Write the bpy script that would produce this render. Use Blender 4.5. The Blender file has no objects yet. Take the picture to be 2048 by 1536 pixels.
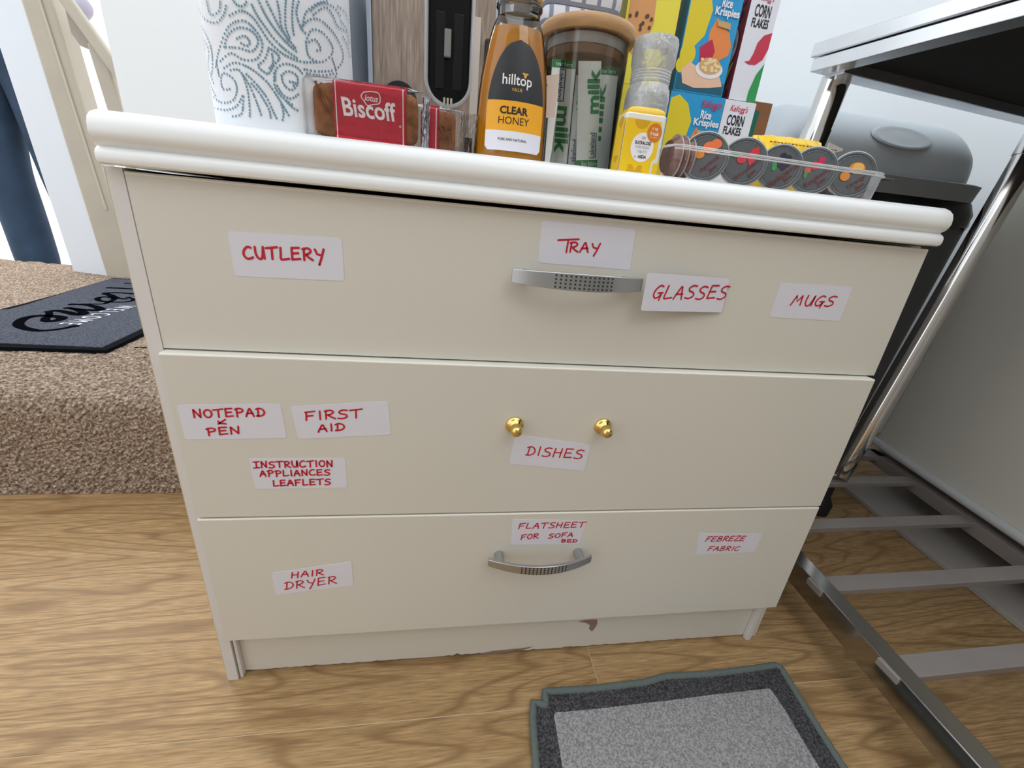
import bpy, math, random
from mathutils import Vector, Matrix, Euler, noise
random.seed(7)
S = bpy.context.scene
COL = S.collection

# ---------------------------------------------------------------- camera, world, light, exposure
CAM_LOC = Vector((0.265193, -0.4184, 0.6242))
CAM_ROT = Euler((1.190563, -0.088034, -0.137728), 'XYZ')
FPX = 843.92
cam = bpy.data.cameras.new('camera'); cam.sensor_fit = 'HORIZONTAL'; cam.sensor_width = 36.0
cam.lens = FPX / 2048 * 36; cam.clip_start = 0.01; cam.clip_end = 60
camo = bpy.data.objects.new('camera', cam); COL.objects.link(camo)
camo.location = CAM_LOC; camo.rotation_euler = CAM_ROT; S.camera = camo

w = bpy.data.worlds.new('world'); S.world = w; w.use_nodes = True
w.node_tree.nodes['Background'].inputs[0].default_value = (0.93, 0.97, 1.0, 1)
w.node_tree.nodes['Background'].inputs[1].default_value = 1.6
def area(name, loc, target, sx, sy, power, col=(1, 1, 1)):
    l = bpy.data.lights.new(name, 'AREA'); l.shape = 'RECTANGLE'; l.size = sx; l.size_y = sy; l.energy = power; l.color = col
    o = bpy.data.objects.new(name, l); COL.objects.link(o); o.location = loc
    o.rotation_euler = (Vector(target) - Vector(loc)).to_track_quat('-Z', 'Y').to_euler(); return o
area('window_light', (0.9, -1.4, 1.9), (0.3, 0, 0.3), .8, .7, 4, (1, 0.98, 0.95))
area('door_light', (-1.9, 2.3, 2.3), (-0.55, .1, 0), .9, 1.2, 42, (1, 0.98, 0.95))
S.cycles.transparent_max_bounces = 32
S.view_settings.view_transform = 'Standard'; S.view_settings.look = 'None'
S.view_settings.exposure = 0.14; S.view_settings.gamma = 1.0; S.view_settings.use_curve_mapping = False

# ---------------------------------------------------------------- helpers
RM = CAM_ROT.to_matrix()
def U(px, py, ax, val):
    """the point of the real surface (axis ax = val) that a measured spot of the photograph lies on"""
    d = RM @ Vector(((px - 1024) / FPX, -(py - 768) / FPX, -1))
    return CAM_LOC + d * ((val - CAM_LOC[ax]) / d[ax])

def lin(c):
    if isinstance(c, str):
        c = [int(c[i:i + 2], 16) / 255 for i in (0, 2, 4)]
        c = [x / 12.92 if x <= .04045 else ((x + .055) / 1.055) ** 2.4 for x in c]
    return (c[0], c[1], c[2], 1)
MATS = {}
def mat(name, c, rough=.5, metal=0, var=0, vscale=20, bump=0, bscale=200, coat=0, spec=None, stretch=(1, 1, 1), trans=0, ior=None):
    if name in MATS: return MATS[name]
    m = bpy.data.materials.new(name); m.use_nodes = True; nt = m.node_tree; b = nt.nodes['Principled BSDF']
    b.inputs['Base Color'].default_value = lin(c); b.inputs['Roughness'].default_value = rough; b.inputs['Metallic'].default_value = metal
    b.inputs['Coat Weight'].default_value = coat
    if spec is not None: b.inputs['Specular IOR Level'].default_value = spec
    if trans: b.inputs['Transmission Weight'].default_value = trans
    if ior: b.inputs['IOR'].default_value = ior
    if var or bump:
        tc = nt.nodes.new('ShaderNodeTexCoord'); mp = nt.nodes.new('ShaderNodeMapping'); mp.inputs['Scale'].default_value = stretch
        nt.links.new(tc.outputs['Object'], mp.inputs[0])
    if var:
        n = nt.nodes.new('ShaderNodeTexNoise'); n.inputs['Scale'].default_value = vscale; n.inputs['Detail'].default_value = 4
        nt.links.new(mp.outputs[0], n.inputs['Vector'])
        r = nt.nodes.new('ShaderNodeValToRGB'); cl = lin(c)
        r.color_ramp.elements[0].position = .3; r.color_ramp.elements[1].position = .7
        r.color_ramp.elements[0].color = tuple(x * (1 - var) for x in cl[:3]) + (1,)
        r.color_ramp.elements[1].color = tuple(min(1, x * (1 + var)) for x in cl[:3]) + (1,)
        nt.links.new(n.outputs[0], r.inputs[0]); nt.links.new(r.outputs[0], b.inputs['Base Color'])
    if bump:
        n2 = nt.nodes.new('ShaderNodeTexNoise'); n2.inputs['Scale'].default_value = bscale; n2.inputs['Detail'].default_value = 3
        bp = nt.nodes.new('ShaderNodeBump'); bp.inputs['Strength'].default_value = bump; bp.inputs['Distance'].default_value = .001
        nt.links.new(mp.outputs[0], n2.inputs['Vector']); nt.links.new(n2.outputs[0], bp.inputs['Height']); nt.links.new(bp.outputs[0], b.inputs['Normal'])
    MATS[name] = m; return m

def clear(name, tint=(1, 1, 1), rough=.03, blend=.35, base=.06, bump=0, bscale=60, milk=0):
    """thin clear plastic or glass: see-through, glossier where it is seen edge on"""
    m = bpy.data.materials.new(name); m.use_nodes = True; nt = m.node_tree; nt.nodes.remove(nt.nodes['Principled BSDF'])
    out = nt.nodes['Material Output']; t = nt.nodes.new('ShaderNodeBsdfTransparent'); t.inputs[0].default_value = (*tint, 1)
    g = nt.nodes.new('ShaderNodeBsdfGlossy'); g.inputs['Roughness'].default_value = rough
    lw = nt.nodes.new('ShaderNodeLayerWeight'); lw.inputs[0].default_value = blend
    ad = nt.nodes.new('ShaderNodeMath'); ad.operation = 'ADD'; ad.use_clamp = True; ad.inputs[1].default_value = base
    mx = nt.nodes.new('ShaderNodeMixShader'); nt.links.new(lw.outputs['Fresnel'], ad.inputs[0]); nt.links.new(ad.outputs[0], mx.inputs[0])
    nt.links.new(t.outputs[0], mx.inputs[1]); df = nt.nodes.new('ShaderNodeBsdfDiffuse'); df.inputs[0].default_value = (.95, .96, .97, 1); m2 = nt.nodes.new('ShaderNodeMixShader'); m2.inputs[0].default_value = milk
    nt.links.new(g.outputs[0], m2.inputs[1]); nt.links.new(df.outputs[0], m2.inputs[2]); nt.links.new(m2.outputs[0], mx.inputs[2]); nt.links.new(mx.outputs[0], out.inputs[0])
    if bump:
        tc = nt.nodes.new('ShaderNodeTexCoord'); n = nt.nodes.new('ShaderNodeTexNoise'); n.inputs['Scale'].default_value = bscale
        bp = nt.nodes.new('ShaderNodeBump'); bp.inputs['Strength'].default_value = bump; bp.inputs['Distance'].default_value = .004
        nt.links.new(tc.outputs['Object'], n.inputs['Vector']); nt.links.new(n.outputs[0], bp.inputs['Height'])
        nt.links.new(bp.outputs[0], g.inputs['Normal']); nt.links.new(bp.outputs[0], lw.inputs['Normal'])
    return m

class MB:
    def __init__(s): s.v = []; s.f = []; s.m = []; s.mats = []; s.cur = 0; s.lay = 0
    def use(s, m):
        if m not in s.mats: s.mats.append(m)
        s.cur = s.mats.index(m); return s
    def add(s, vs, fs):
        o = len(s.v); s.v += [Vector(v) for v in vs]
        for f in fs: s.f.append([i + o for i in f]); s.m.append(s.cur)
        return s
    def box(s, x0, x1, y0, y1, z0, z1):
        return s.hexa([(x0, y0, z0), (x1, y0, z0), (x1, y1, z0), (x0, y1, z0)], [(x0, y0, z1), (x1, y0, z1), (x1, y1, z1), (x0, y1, z1)])
    def hexa(s, lo, hi):
        n = len(lo)
        return s.add(list(lo) + list(hi), [list(range(n))[::-1], list(range(n, 2 * n))] + [[i, (i + 1) % n, n + (i + 1) % n, n + i] for i in range(n)])
    def prism(s, pts, d):                      # polygon (3d points) pushed along d
        d = Vector(d); return s.hexa([Vector(p) for p in pts], [Vector(p) + d for p in pts])
    def loft(s, rings, cap=True, closed=True):
        n = len(rings[0]); vs = [p for r in rings for p in r]; fs = []
        for k in range(len(rings) - 1):
            for i in range(n if closed else n - 1):
                a = k * n + i; b = k * n + (i + 1) % n; fs.append([a, b, b + n, a + n])
        if cap: fs.append(list(range(n))[::-1]); fs.append([(len(rings) - 1) * n + i for i in range(n)])
        return s.add(vs, fs)
    def lathe(s, prof, c=(0, 0), n=40, sy=1, cap=True):     # prof: (r, z)
        return s.loft([[(c[0] + r * math.cos(a), c[1] + sy * r * math.sin(a), z) for a in [2 * math.pi * i / n for i in range(n)]] for r, z in prof], cap)
    def sup(s, rings, n=40, e=4, cap=True):                 # superellipse rings: (cx,cy,hx,hy,z)
        R = []
        for cx, cy, hx, hy, z in rings:
            r = []
            for i in range(n):
                a = 2 * math.pi * i / n; ca, sa = math.cos(a), math.sin(a)
                r.append((cx + hx * math.copysign(abs(ca) ** (2 / e), ca), cy + hy * math.copysign(abs(sa) ** (2 / e), sa), z))
            R.append(r)
        return s.loft(R, cap)
    def tube(s, path, r, n=16, cap=True):
        P = [Vector(p) for p in path]; rings = []
        t0 = (P[1] - P[0]).normalized(); up = Vector((0, 0, 1)) if abs(t0.z) < .9 else Vector((1, 0, 0)); u = t0.cross(up).normalized()
        for i, p in enumerate(P):
            t = (P[min(i + 1, len(P) - 1)] - P[max(i - 1, 0)]).normalized(); u = (u - t * u.dot(t)).normalized(); v = t.cross(u)
            rr = r[i] if isinstance(r, (list, tuple)) else r
            rings.append([p + (u * math.cos(a) + v * math.sin(a)) * rr for a in [2 * math.pi * k / n for k in range(n)]])
        return s.loft(rings, cap)
    def poly(s, P, pts, d=0):                               # flat print on surface P(u,v,d)
        s.lay = (s.lay + 4e-6) % 1.2e-4; return s.add([P(u, v, d + s.lay) for u, v in pts], [list(range(len(pts)))])
    def disc(s, P, u, v, ru, rv=None, d=0, n=24, a0=0, a1=360):
        rv = rv or ru; return s.poly(P, [(u + ru * math.cos(math.radians(a0 + (a1 - a0) * i / n)), v + rv * math.sin(math.radians(a0 + (a1 - a0) * i / n))) for i in range(n if a1 - a0 >= 360 else n + 1)], d)
    def text(s, P, body, u0, v0, u1, v1, d=0, bold=0, rot=0, shear=0):
        vs, fs = glyphs(body, bold, shear)
        o = []
        for x, y in vs:
            if rot == 90: x, y = 1 - y, x
            if rot == -90: x, y = y, 1 - x
            if rot == 180: x, y = 1 - x, 1 - y
            o.append(P(u0 + (u1 - u0) * x, v0 + (v1 - v0) * y, d))
        return s.add(o, fs)
    def stroke(s, P, pts, wd, d=0, smooth=True, taper=False):
        if smooth and len(pts) > 2:
            q = []
            for i in range(len(pts) - 1):
                p0 = pts[max(i - 1, 0)]; p1 = pts[i]; p2 = pts[i + 1]; p3 = pts[min(i + 2, len(pts) - 1)]
                for k in range(5):
                    t = k / 5; q.append(tuple(.5 * (2 * p1[j] + (p2[j] - p0[j]) * t + (2 * p0[j] - 5 * p1[j] + 4 * p2[j] - p3[j]) * t * t + (3 * p1[j] - p0[j] - 3 * p2[j] + p3[j]) * t ** 3) for j in (0, 1)))
            q.append(tuple(pts[-1])); pts = q
        L = []; R = []; n = len(pts)
        for i, p in enumerate(pts):
            a = pts[max(i - 1, 0)]; b = pts[min(i + 1, n - 1)]; dx, dy = b[0] - a[0], b[1] - a[1]; l = math.hypot(dx, dy) or 1
            k = wd / 2
            if taper: k *= .45 + .55 * abs(math.sin(i * 2.1 + 1))if taper != 1 else .6 + .4 * math.sin(math.pi * i / max(1, n - 1))
            L.append((p[0] - dy / l * k, p[1] + dx / l * k)); R.append((p[0] + dy / l * k, p[1] - dx / l * k))
        vs = [P(*p, d) for p in L] + [P(*p, d) for p in R]
        s.add(vs, [[i, n + i, n + i + 1, i + 1] for i in range(n - 1)])
        for e in (pts[0], pts[-1]): s.disc(P, e[0], e[1], wd / 2, d=d, n=8)
        return s
    def build(s, name, parent=None, smooth=35, bevel=0, kind=None, label=None, base=None):
        me = bpy.data.meshes.new(name); o = bpy.data.objects.new(name, me); COL.objects.link(o)
        if parent is not None:
            org = parent.get('_w'); org = Vector(org) if org is not None else Vector((0, 0, 0)); o.parent = parent; o['_w'] = list(org)
        else:
            org = Vector(base) if base is not None else Vector((0, 0, 0)); o.location = org; o['_w'] = list(org)
        me.from_pydata([v - org for v in s.v], [], s.f)
        for m in s.mats: me.materials.append(m)
        me.polygons.foreach_set('material_index', s.m); me.update()
        if smooth: me.shade_smooth(); me.set_sharp_from_angle(angle=math.radians(smooth))
        if bevel:
            b = o.modifiers.new('bevel', 'BEVEL'); b.width = bevel; b.segments = 2; b.limit_method = 'ANGLE'; b.angle_limit = math.radians(40)
        if kind: o['kind'] = kind
        if label: o['label'] = label
        return o

_G = {}
def glyphs(body, bold, shear):
    k = (body, bold, shear)
    if k in _G: return _G[k]
    c = bpy.data.curves.new('t', 'FONT'); c.body = body; c.offset = bold; c.shear = shear; c.resolution_u = 3; c.align_x = 'CENTER'
    o = bpy.data.objects.new('t', c); COL.objects.link(o); bpy.context.view_layer.update()
    me = bpy.data.meshes.new_from_object(o.evaluated_get(bpy.context.evaluated_depsgraph_get()))
    vs = [(v.co.x, v.co.y) for v in me.vertices]; fs = [list(p.vertices) for p in me.polygons]
    bpy.data.objects.remove(o); bpy.data.curves.remove(c); bpy.data.meshes.remove(me)
    x0 = min(v[0] for v in vs); x1 = max(v[0] for v in vs); y0 = min(v[1] for v in vs); y1 = max(v[1] for v in vs)
    _G[k] = ([((x - x0) / (x1 - x0), (y - y0) / (y1 - y0)) for x, y in vs], fs); return _G[k]

def plane(O, Uv, Vv):
    O = Vector(O); Uv = Vector(Uv); Vv = Vector(Vv); N = Uv.cross(Vv).normalized()
    return lambda u, v, d=0: O + Uv * u + Vv * v + N * d
def tag(o, label, cat, group=None):
    o['label'] = label; o['category'] = cat
    if group: o['group'] = group
    return o
def thing(name, loc, label, cat, group=None):
    o = bpy.data.objects.new(name, None); COL.objects.link(o); o.location = loc; o['_w'] = list(loc); o.empty_display_size = .05
    return tag(o, label, cat, group)
def struct(o): o['kind'] = 'structure'; return o

# ---------------------------------------------------------------- materials
def wood_mat(name, c0, c1, c2, sc=1.0, rough=.5, axis=0, ring=9, dist=4.5):
    m = bpy.data.materials.new(name); m.use_nodes = True; nt = m.node_tree; b = nt.nodes['Principled BSDF']; N = nt.nodes.new; L = nt.links.new
    tc = N('ShaderNodeTexCoord'); oi = N('ShaderNodeObjectInfo'); va = N('ShaderNodeVectorMath'); va.operation = 'ADD'
    cm = N('ShaderNodeCombineXYZ'); mu = N('ShaderNodeMath'); mu.operation = 'MULTIPLY'; mu.inputs[1].default_value = 37
    L(oi.outputs['Random'], mu.inputs[0]); L(mu.outputs[0], cm.inputs[0]); L(mu.outputs[0], cm.inputs[1])
    L(tc.outputs['Object'], va.inputs[0]); L(cm.outputs[0], va.inputs[1])
    def mp(s):
        q = N('ShaderNodeMapping'); q.inputs['Scale'].default_value = tuple(x * sc for x in s); L(va.outputs[0], q.inputs[0]); return q.outputs[0]
    s1 = [5, 5, 5]; s1[axis] = .7; s2 = [420, 420, 420]; s2[axis] = 30; s3 = [60, 60, 60]; s3[axis] = 3
    n1 = N('ShaderNodeTexNoise'); n1.inputs['Scale'].default_value = 1; n1.inputs['Detail'].default_value = 2.5; L(mp(s1), n1.inputs['Vector'])
    m1 = N('ShaderNodeMath'); m1.operation = 'MULTIPLY'; m1.inputs[1].default_value = ring * dist; L(n1.outputs[0], m1.inputs[0])
    sn = N('ShaderNodeMath'); sn.operation = 'SINE'; L(m1.outputs[0], sn.inputs[0])
    ma = N('ShaderNodeMath'); ma.operation = 'MULTIPLY_ADD'; ma.inputs[1].default_value = .5; ma.inputs[2].default_value = .5; L(sn.outputs[0], ma.inputs[0])
    pw = N('ShaderNodeMath'); pw.operation = 'POWER'; pw.inputs[1].default_value = 7.0; L(ma.outputs[0], pw.inputs[0])
    n2 = N('ShaderNodeTexNoise'); n2.inputs['Scale'].default_value = 1; n2.inputs['Detail'].default_value = 3; L(mp(s2), n2.inputs['Vector'])
    n3 = N('ShaderNodeTexNoise'); n3.inputs['Scale'].default_value = 1; n3.inputs['Detail'].default_value = 3; L(mp(s3), n3.inputs['Vector'])
    r = N('ShaderNodeValToRGB'); r.color_ramp.elements[0].position = .32; r.color_ramp.elements[1].position = .68
    r.color_ramp.elements[0].color = lin(c1); r.color_ramp.elements[1].color = lin(c0); L(n3.outputs[0], r.inputs[0])
    mx = N('ShaderNodeMix'); mx.data_type = 'RGBA'; mf = N('ShaderNodeMath'); mf.operation = 'MULTIPLY'; mf.use_clamp = True; L(pw.outputs[0], mf.inputs[0]); m9 = N('ShaderNodeMath'); m9.operation = 'MULTIPLY'; m9.inputs[1].default_value = .95; L(n2.outputs[0], m9.inputs[0]); L(m9.outputs[0], mf.inputs[1])
    L(mf.outputs[0], mx.inputs['Factor']); L(r.outputs[0], mx.inputs['A']); mx.inputs['B'].default_value = lin(c2)
    r2 = N('ShaderNodeMapRange'); r2.inputs[1].default_value = .3; r2.inputs[2].default_value = .7; r2.inputs[3].default_value = .62; r2.inputs[4].default_value = 1.16; L(n2.outputs[0], r2.inputs[0])
    hs = N('ShaderNodeHueSaturation'); L(mx.outputs['Result'], hs.inputs['Color']); L(r2.outputs[0], hs.inputs['Value']); L(hs.outputs[0], b.inputs['Base Color'])
    b.inputs['Roughness'].default_value = rough; bp = N('ShaderNodeBump'); bp.inputs['Strength'].default_value = .12; bp.inputs['Distance'].default_value = .0006
    L(n2.outputs[0], bp.inputs['Height']); L(bp.outputs[0], b.inputs['Normal']); b.inputs['Specular IOR Level'].default_value = .3; return m

def fleck_mat(name, cols, scale, rough=1, bump=.6, dist=.003):
    m = bpy.data.materials.new(name); m.use_nodes = True; nt = m.node_tree; b = nt.nodes['Principled BSDF']; N = nt.nodes.new; L = nt.links.new
    tc = N('ShaderNodeTexCoord'); n = N('ShaderNodeTexNoise'); n.inputs['Scale'].default_value = scale; n.inputs['Detail'].default_value = 3; n.inputs['Roughness'].default_value = .6
    L(tc.outputs['Object'], n.inputs['Vector']); r = N('ShaderNodeValToRGB'); e = r.color_ramp.elements
    e[0].position = .36; e[0].color = lin(cols[0]); e[1].position = .64; e[1].color = lin(cols[-1])
    if len(cols) > 2: q = e.new(.5); q.color = lin(cols[1])
    L(n.outputs[0], r.inputs[0]); L(r.outputs[0], b.inputs['Base Color']); b.inputs['Roughness'].default_value = rough; b.inputs['Specular IOR Level'].default_value = .1
    bp = N('ShaderNodeBump'); bp.inputs['Strength'].default_value = bump; bp.inputs['Distance'].default_value = dist
    L(n.outputs[0], bp.inputs['Height']); L(bp.outputs[0], b.inputs['Normal']); return m

M_floor = wood_mat('oak_laminate', 'B6966B', 'A38258', '6F4C2A', ring=44)
M_bevel = mat('plank_joint', 'C9A67C', .6)
M_wall = mat('wall_paint', 'F0F5F9', .7, bump=.15, bscale=300)
M_cream = mat('cream_laminate', 'D3CFC5', .42, var=.02, vscale=3, bump=.05, bscale=500)
M_creamedge = mat('cream_edge', 'E6E2D8', .4)
M_white = mat('white_gloss', 'EEF0F0', .28, coat=.2, var=.012, vscale=4)
M_panel = mat('white_panel', 'D6D2D0', .45)
M_chip = mat('bare_board', '8D7365', .8)
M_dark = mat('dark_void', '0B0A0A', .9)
M_sticker = mat('sticker_paper', 'D9D8E1', .55)
M_ink = mat('red_marker', 'C0122E', .5)
M_satin = mat('satin_nickel', 'B4B6B8', .3, metal=.9)
M_hole = mat('hole', '2E2F31', .7)
M_brass = mat('brass', 'E2C67A', .16, metal=1)
M_black = mat('black_gloss', '040405', .35, spec=.2)
M_blackm = mat('black_matt', '17181B', .6)
M_chrome = mat('chrome', 'D6D4D2', .09, metal=1, bump=.05, bscale=14)
M_steel = mat('polished_steel', 'DADCE0', .22, metal=.95, var=.10, vscale=9, bump=.12, bscale=22)
M_slat = mat('brushed_steel', 'A8A19E', .45, metal=.5, var=.06, vscale=12)
M_paper = mat('white_card', 'E8E8EE', .6)

# ---------------------------------------------------------------- setting: floor planks
fl = MB().use(mat('floor_base', 'DCC3A0', .9)).box(-3.2, 2.4, -2.6, 3.4, -.05, -.0008).build('floor', smooth=0); struct(fl)
PW = .413; rows = [(-.06 + PW * k) for k in range(-6, 7)]
xoff = {0: .503, -1: .95, 1: -.9, -2: .3, 2: .1}
for k in range(-6, 6):
    y0 = -.06 + PW * k; y1 = y0 + PW; j = xoff.get(k, random.uniform(-.6, .6)); x = j - 1.9 * 2
    while x < 2.3:
        a = max(x, -3.2); b_ = min(x + 1.9, 2.4)
        if b_ - a > .05 and not (y0 > .45 and b_ < -.02):
            g = .0005
            pl = MB().use(M_floor).box(a + g, b_ - g, y0 + g, y1 - g, -.0007, 0)
            pl.build('plank', fl, smooth=0, bevel=.0003)
        x += 1.9
# joint filler strips read as the pale hairlines between planks
wb = MB().use(M_wall).box(-.4385, 2.3, .76, .86, -.02, 2.4).build('wall_back', smooth=0); struct(wb)

struct(MB().use(M_wall).box(2.2, 2.3, -2.6, .76, -.02, 2.4).build('wall_right', smooth=0))
struct(MB().use(mat('shade_wall_paint', 'A8A6A2', .8)).box(-.9, 2.3, -1.75, -1.65, -.02, 2.4).build('shade_wall_front', smooth=0))  # unseen wall added behind the camera to darken the cabinet front
struct(MB().use(M_wall).box(-3.35, -3.25, -2.6, 1.9, -.02, 2.4).build('shade_wall_left', smooth=0))  # unseen wall added to block sky light from the left
# ---------------------------------------------------------------- carpeted landing
M_carpet = fleck_mat('beige_twist_carpet', ['6A5A4F', '93806F', 'BDAD9D'], 190, bump=.8, dist=.004)
LZ = .228
def carpet_prof():
    p = [(.434, .0), (.434, .05), (.433, .10), (.431, .15), (.431, .185), (.434, .205), (.442, .219), (.455, .226), (.475, LZ)]
    out = []
    for i in range(len(p) - 1):
        n = max(1, int(math.hypot(p[i + 1][0] - p[i][0], p[i + 1][1] - p[i][1]) / .0045))
        for k in range(n): t = k / n; out.append((p[i][0] + (p[i + 1][0] - p[i][0]) * t, p[i][1] + (p[i + 1][1] - p[i][1]) * t))
    y = .475
    while y < .735: out.append((y, LZ)); y += .0045
    return out
cp = carpet_prof(); cb = MB().use(M_carpet); nx = 250; X0 = -1.15; X1 = -.018
V = []
for i, (y, z) in enumerate(cp):
    a = cp[max(0, i - 1)]; b_ = cp[min(len(cp) - 1, i + 1)]; ty, tz = b_[0] - a[0], b_[1] - a[1]; l = math.hypot(ty, tz); ny, nz = -tz / l, ty / l
    if i == 0: ny = nz = 0
    for k in range(nx + 1):
        x = X0 + (X1 - X0) * k / nx; h = random.uniform(-.0022, .0026)
        V.append((x + random.uniform(-.0018, .0018), y + ny * h, max(.0005, z + nz * h)))
cb.add(V, [[i * (nx + 1) + k, i * (nx + 1) + k + 1, (i + 1) * (nx + 1) + k + 1, (i + 1) * (nx + 1) + k] for i in range(len(cp) - 1) for k in range(nx)])
step = cb.build('stair_step', smooth=0); struct(step)
far = MB().use(M_carpet)
nx, ny_ = 160, 90; V = []; fx0, fx1 = -2.9, -.45
for j in range(ny_ + 1):
    y = .735 + (1.87 - .735) * j / ny_
    for k in range(nx + 1):
        x = fx0 + (fx1 - fx0) * k / nx; V.append((x, y - (0.05 * (x + 1.1) if j == ny_ else 0), LZ + random.uniform(-.003, .003)))
far.add(V, [[j * (nx + 1) + k, j * (nx + 1) + k + 1, (j + 1) * (nx + 1) + k + 1, (j + 1) * (nx + 1) + k] for j in range(ny_) for k in range(nx)])
far.box(fx0, -1.15, .45, .74, .0, LZ - .004)
far.box(fx0, fx1, .74, 1.80, .0, LZ - .006)
far.build('carpet', step, smooth=0)
porch = MB().use(mat('glare_white', 'F4F3EE', .9)).box(-4.5, -.6, 1.98, 6, -.05, .02).build('ground', smooth=0); struct(porch)  # near-white colour stands for overexposed daylight on the ground

# white jamb post at the front door (leans with the wide lens by a hair)
tr = MB().use(mat('white_satin_paint', 'DCE2EA', .5, bump=.1, bscale=80))
tr.hexa([(-1.350, 1.725, LZ - .02), (-1.187, 1.675, LZ - .02), (-1.187, 1.73, LZ - .02), (-1.350, 1.78, LZ - .02)],
        [(-1.412, 1.725, 1.9), (-1.262, 1.675, 1.9), (-1.262, 1.73, 1.9), (-1.412, 1.78, 1.9)])
struct(tr.build('trim_1', smooth=0, bevel=.003))
# banister beyond
M_bar = mat('beige_gloss_paint', 'B3AB9C', .45, var=.05, vscale=6, bump=.1, bscale=60)
ban = thing('banister', (-1.1, 1.66, LZ), 'beige painted newel post with sloping handrail and spindle beside the white door jamb', 'banister')
MB().use(M_bar).hexa([(-1.187, 1.668, LZ - .02), (-1.072, 1.655, LZ - .02), (-1.072, 1.74, LZ - .02), (-1.187, 1.74, LZ - .02)],
                     [(-1.262, 1.668, 1.9), (-1.165, 1.655, 1.9), (-1.165, 1.74, 1.9), (-1.262, 1.74, 1.9)]).build('newel_post', ban, smooth=0, bevel=.008)
MB().use(mat('worn_paint_line', 'BDB4A5', .6)).hexa([(-1.122, 1.655, .5), (-1.112, 1.653, .5), (-1.112, 1.67, .5), (-1.122, 1.67, .5)],
                     [(-1.215, 1.655, 1.9), (-1.207, 1.653, 1.9), (-1.207, 1.67, 1.9), (-1.215, 1.67, 1.9)]).build('groove', ban, smooth=0)
a = Vector((-1.173, 1.60, 1.385)); b_ = Vector((-.818, 1.60, .776)); dn = Vector((.0175, 0, .0102))
MB().use(M_bar).prism([a - dn, b_ - dn, b_ + dn, a + dn], (0, .025, 0)).build('handrail', ban, smooth=0, bevel=.006)
MB().use(mat('painted_shade_beige', 'A39A90', .6)).prism([(-1.075, 1.635, 1.16), (-.985, 1.635, 1.035), (-1.055, 1.635, 1.05), (-1.075, 1.635, 1.085)], (0, .03, 0)).build('bracket', ban, smooth=0)  # added board, its darker beige stands for the handrail's shadow side
MB().use(M_bar).hexa([(-.953, 1.62, LZ - .02), (-.895, 1.62, LZ - .02), (-.895, 1.66, LZ - .02), (-.953, 1.66, LZ - .02)],
                     [(-1.025, 1.62, 1.06), (-.975, 1.62, 1.06), (-.975, 1.66, 1.06), (-1.025, 1.66, 1.06)]).build('spindle', ban, smooth=0, bevel=.006)

# ---------------------------------------------------------------- drawer cabinet
cab = thing('drawer_cabinet', (.393, .3, 0), 'low cream cabinet with three labelled drawer fronts under the white worktop', 'cabinet')
def wob(n, x0, x1, y, z, amp):                     # chipped lower edge
    return [(x0 + (x1 - x0) * i / n, y, z + max(0, random.gauss(0, amp))) for i in range(n + 1)]
p = MB().use(M_panel).box(-.0143, -.0012, .0105, .58, 0, .6325).use(mat('yellowed_edge', 'CFC6A0', .6)).box(-.0150, -.0143, .0105, .02, .02, .6325)
p.build('side_panel', cab, smooth=0, bevel=.001)
MB().use(M_panel).box(.7868, .7995, .0185, .58, 0, .6325).build('side_panel', cab, smooth=0, bevel=.001)
MB().use(M_dark).box(-.001, .7866, .05, .58, .09, .6320).build('carcass', cab, smooth=0)  # blackened, the shade inside the cabinet is put into its colour
pb = MB().use(M_cream)
lo = wob(120, .0045, .7855, .020, .004, .0012); n = len(lo)
top = [(x, y, .105) for x, y, z in lo]
pb.add(lo + top + [(x, .036, z) for x, y, z in lo] + [(x, .036, .105) for x, y, z in lo],
       [[i, i + 1, n + i + 1, n + i] for i in range(n - 1)] + [[i + 1, i, 2 * n + i, 2 * n + i + 1] for i in range(n - 1)] + [[n + i, n + i + 1, 3 * n + i + 1, 3 * n + i] for i in range(n - 1)])
PF = lambda yy: (lambda px, py, d=0: U(px, py, 1, yy - d))
pb.use(M_chip).poly(PF(.020), [(1157, 1243), (1172, 1240), (1194, 1239), (1195, 1247), (1190, 1256), (1184, 1263), (1178, 1258), (1180, 1250), (1172, 1246)], .0003)
pb.poly(PF(.020), [(940, 1311), (985, 1302), (1040, 1297), (1068, 1293), (1050, 1299), (1000, 1306), (960, 1312)], .0003)
pb.build('plinth', cab, smooth=0)
# loose bead at the foot of the right side panel
MB().use(M_panel).box(.7765, .7855, .012, .020, 0, .088).build('bead', cab, smooth=0, bevel=.001)
MB().use(M_panel).box(.0, .0042, .013, .022, 0, .089).build('bead', cab, smooth=0, bevel=.001)

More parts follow.
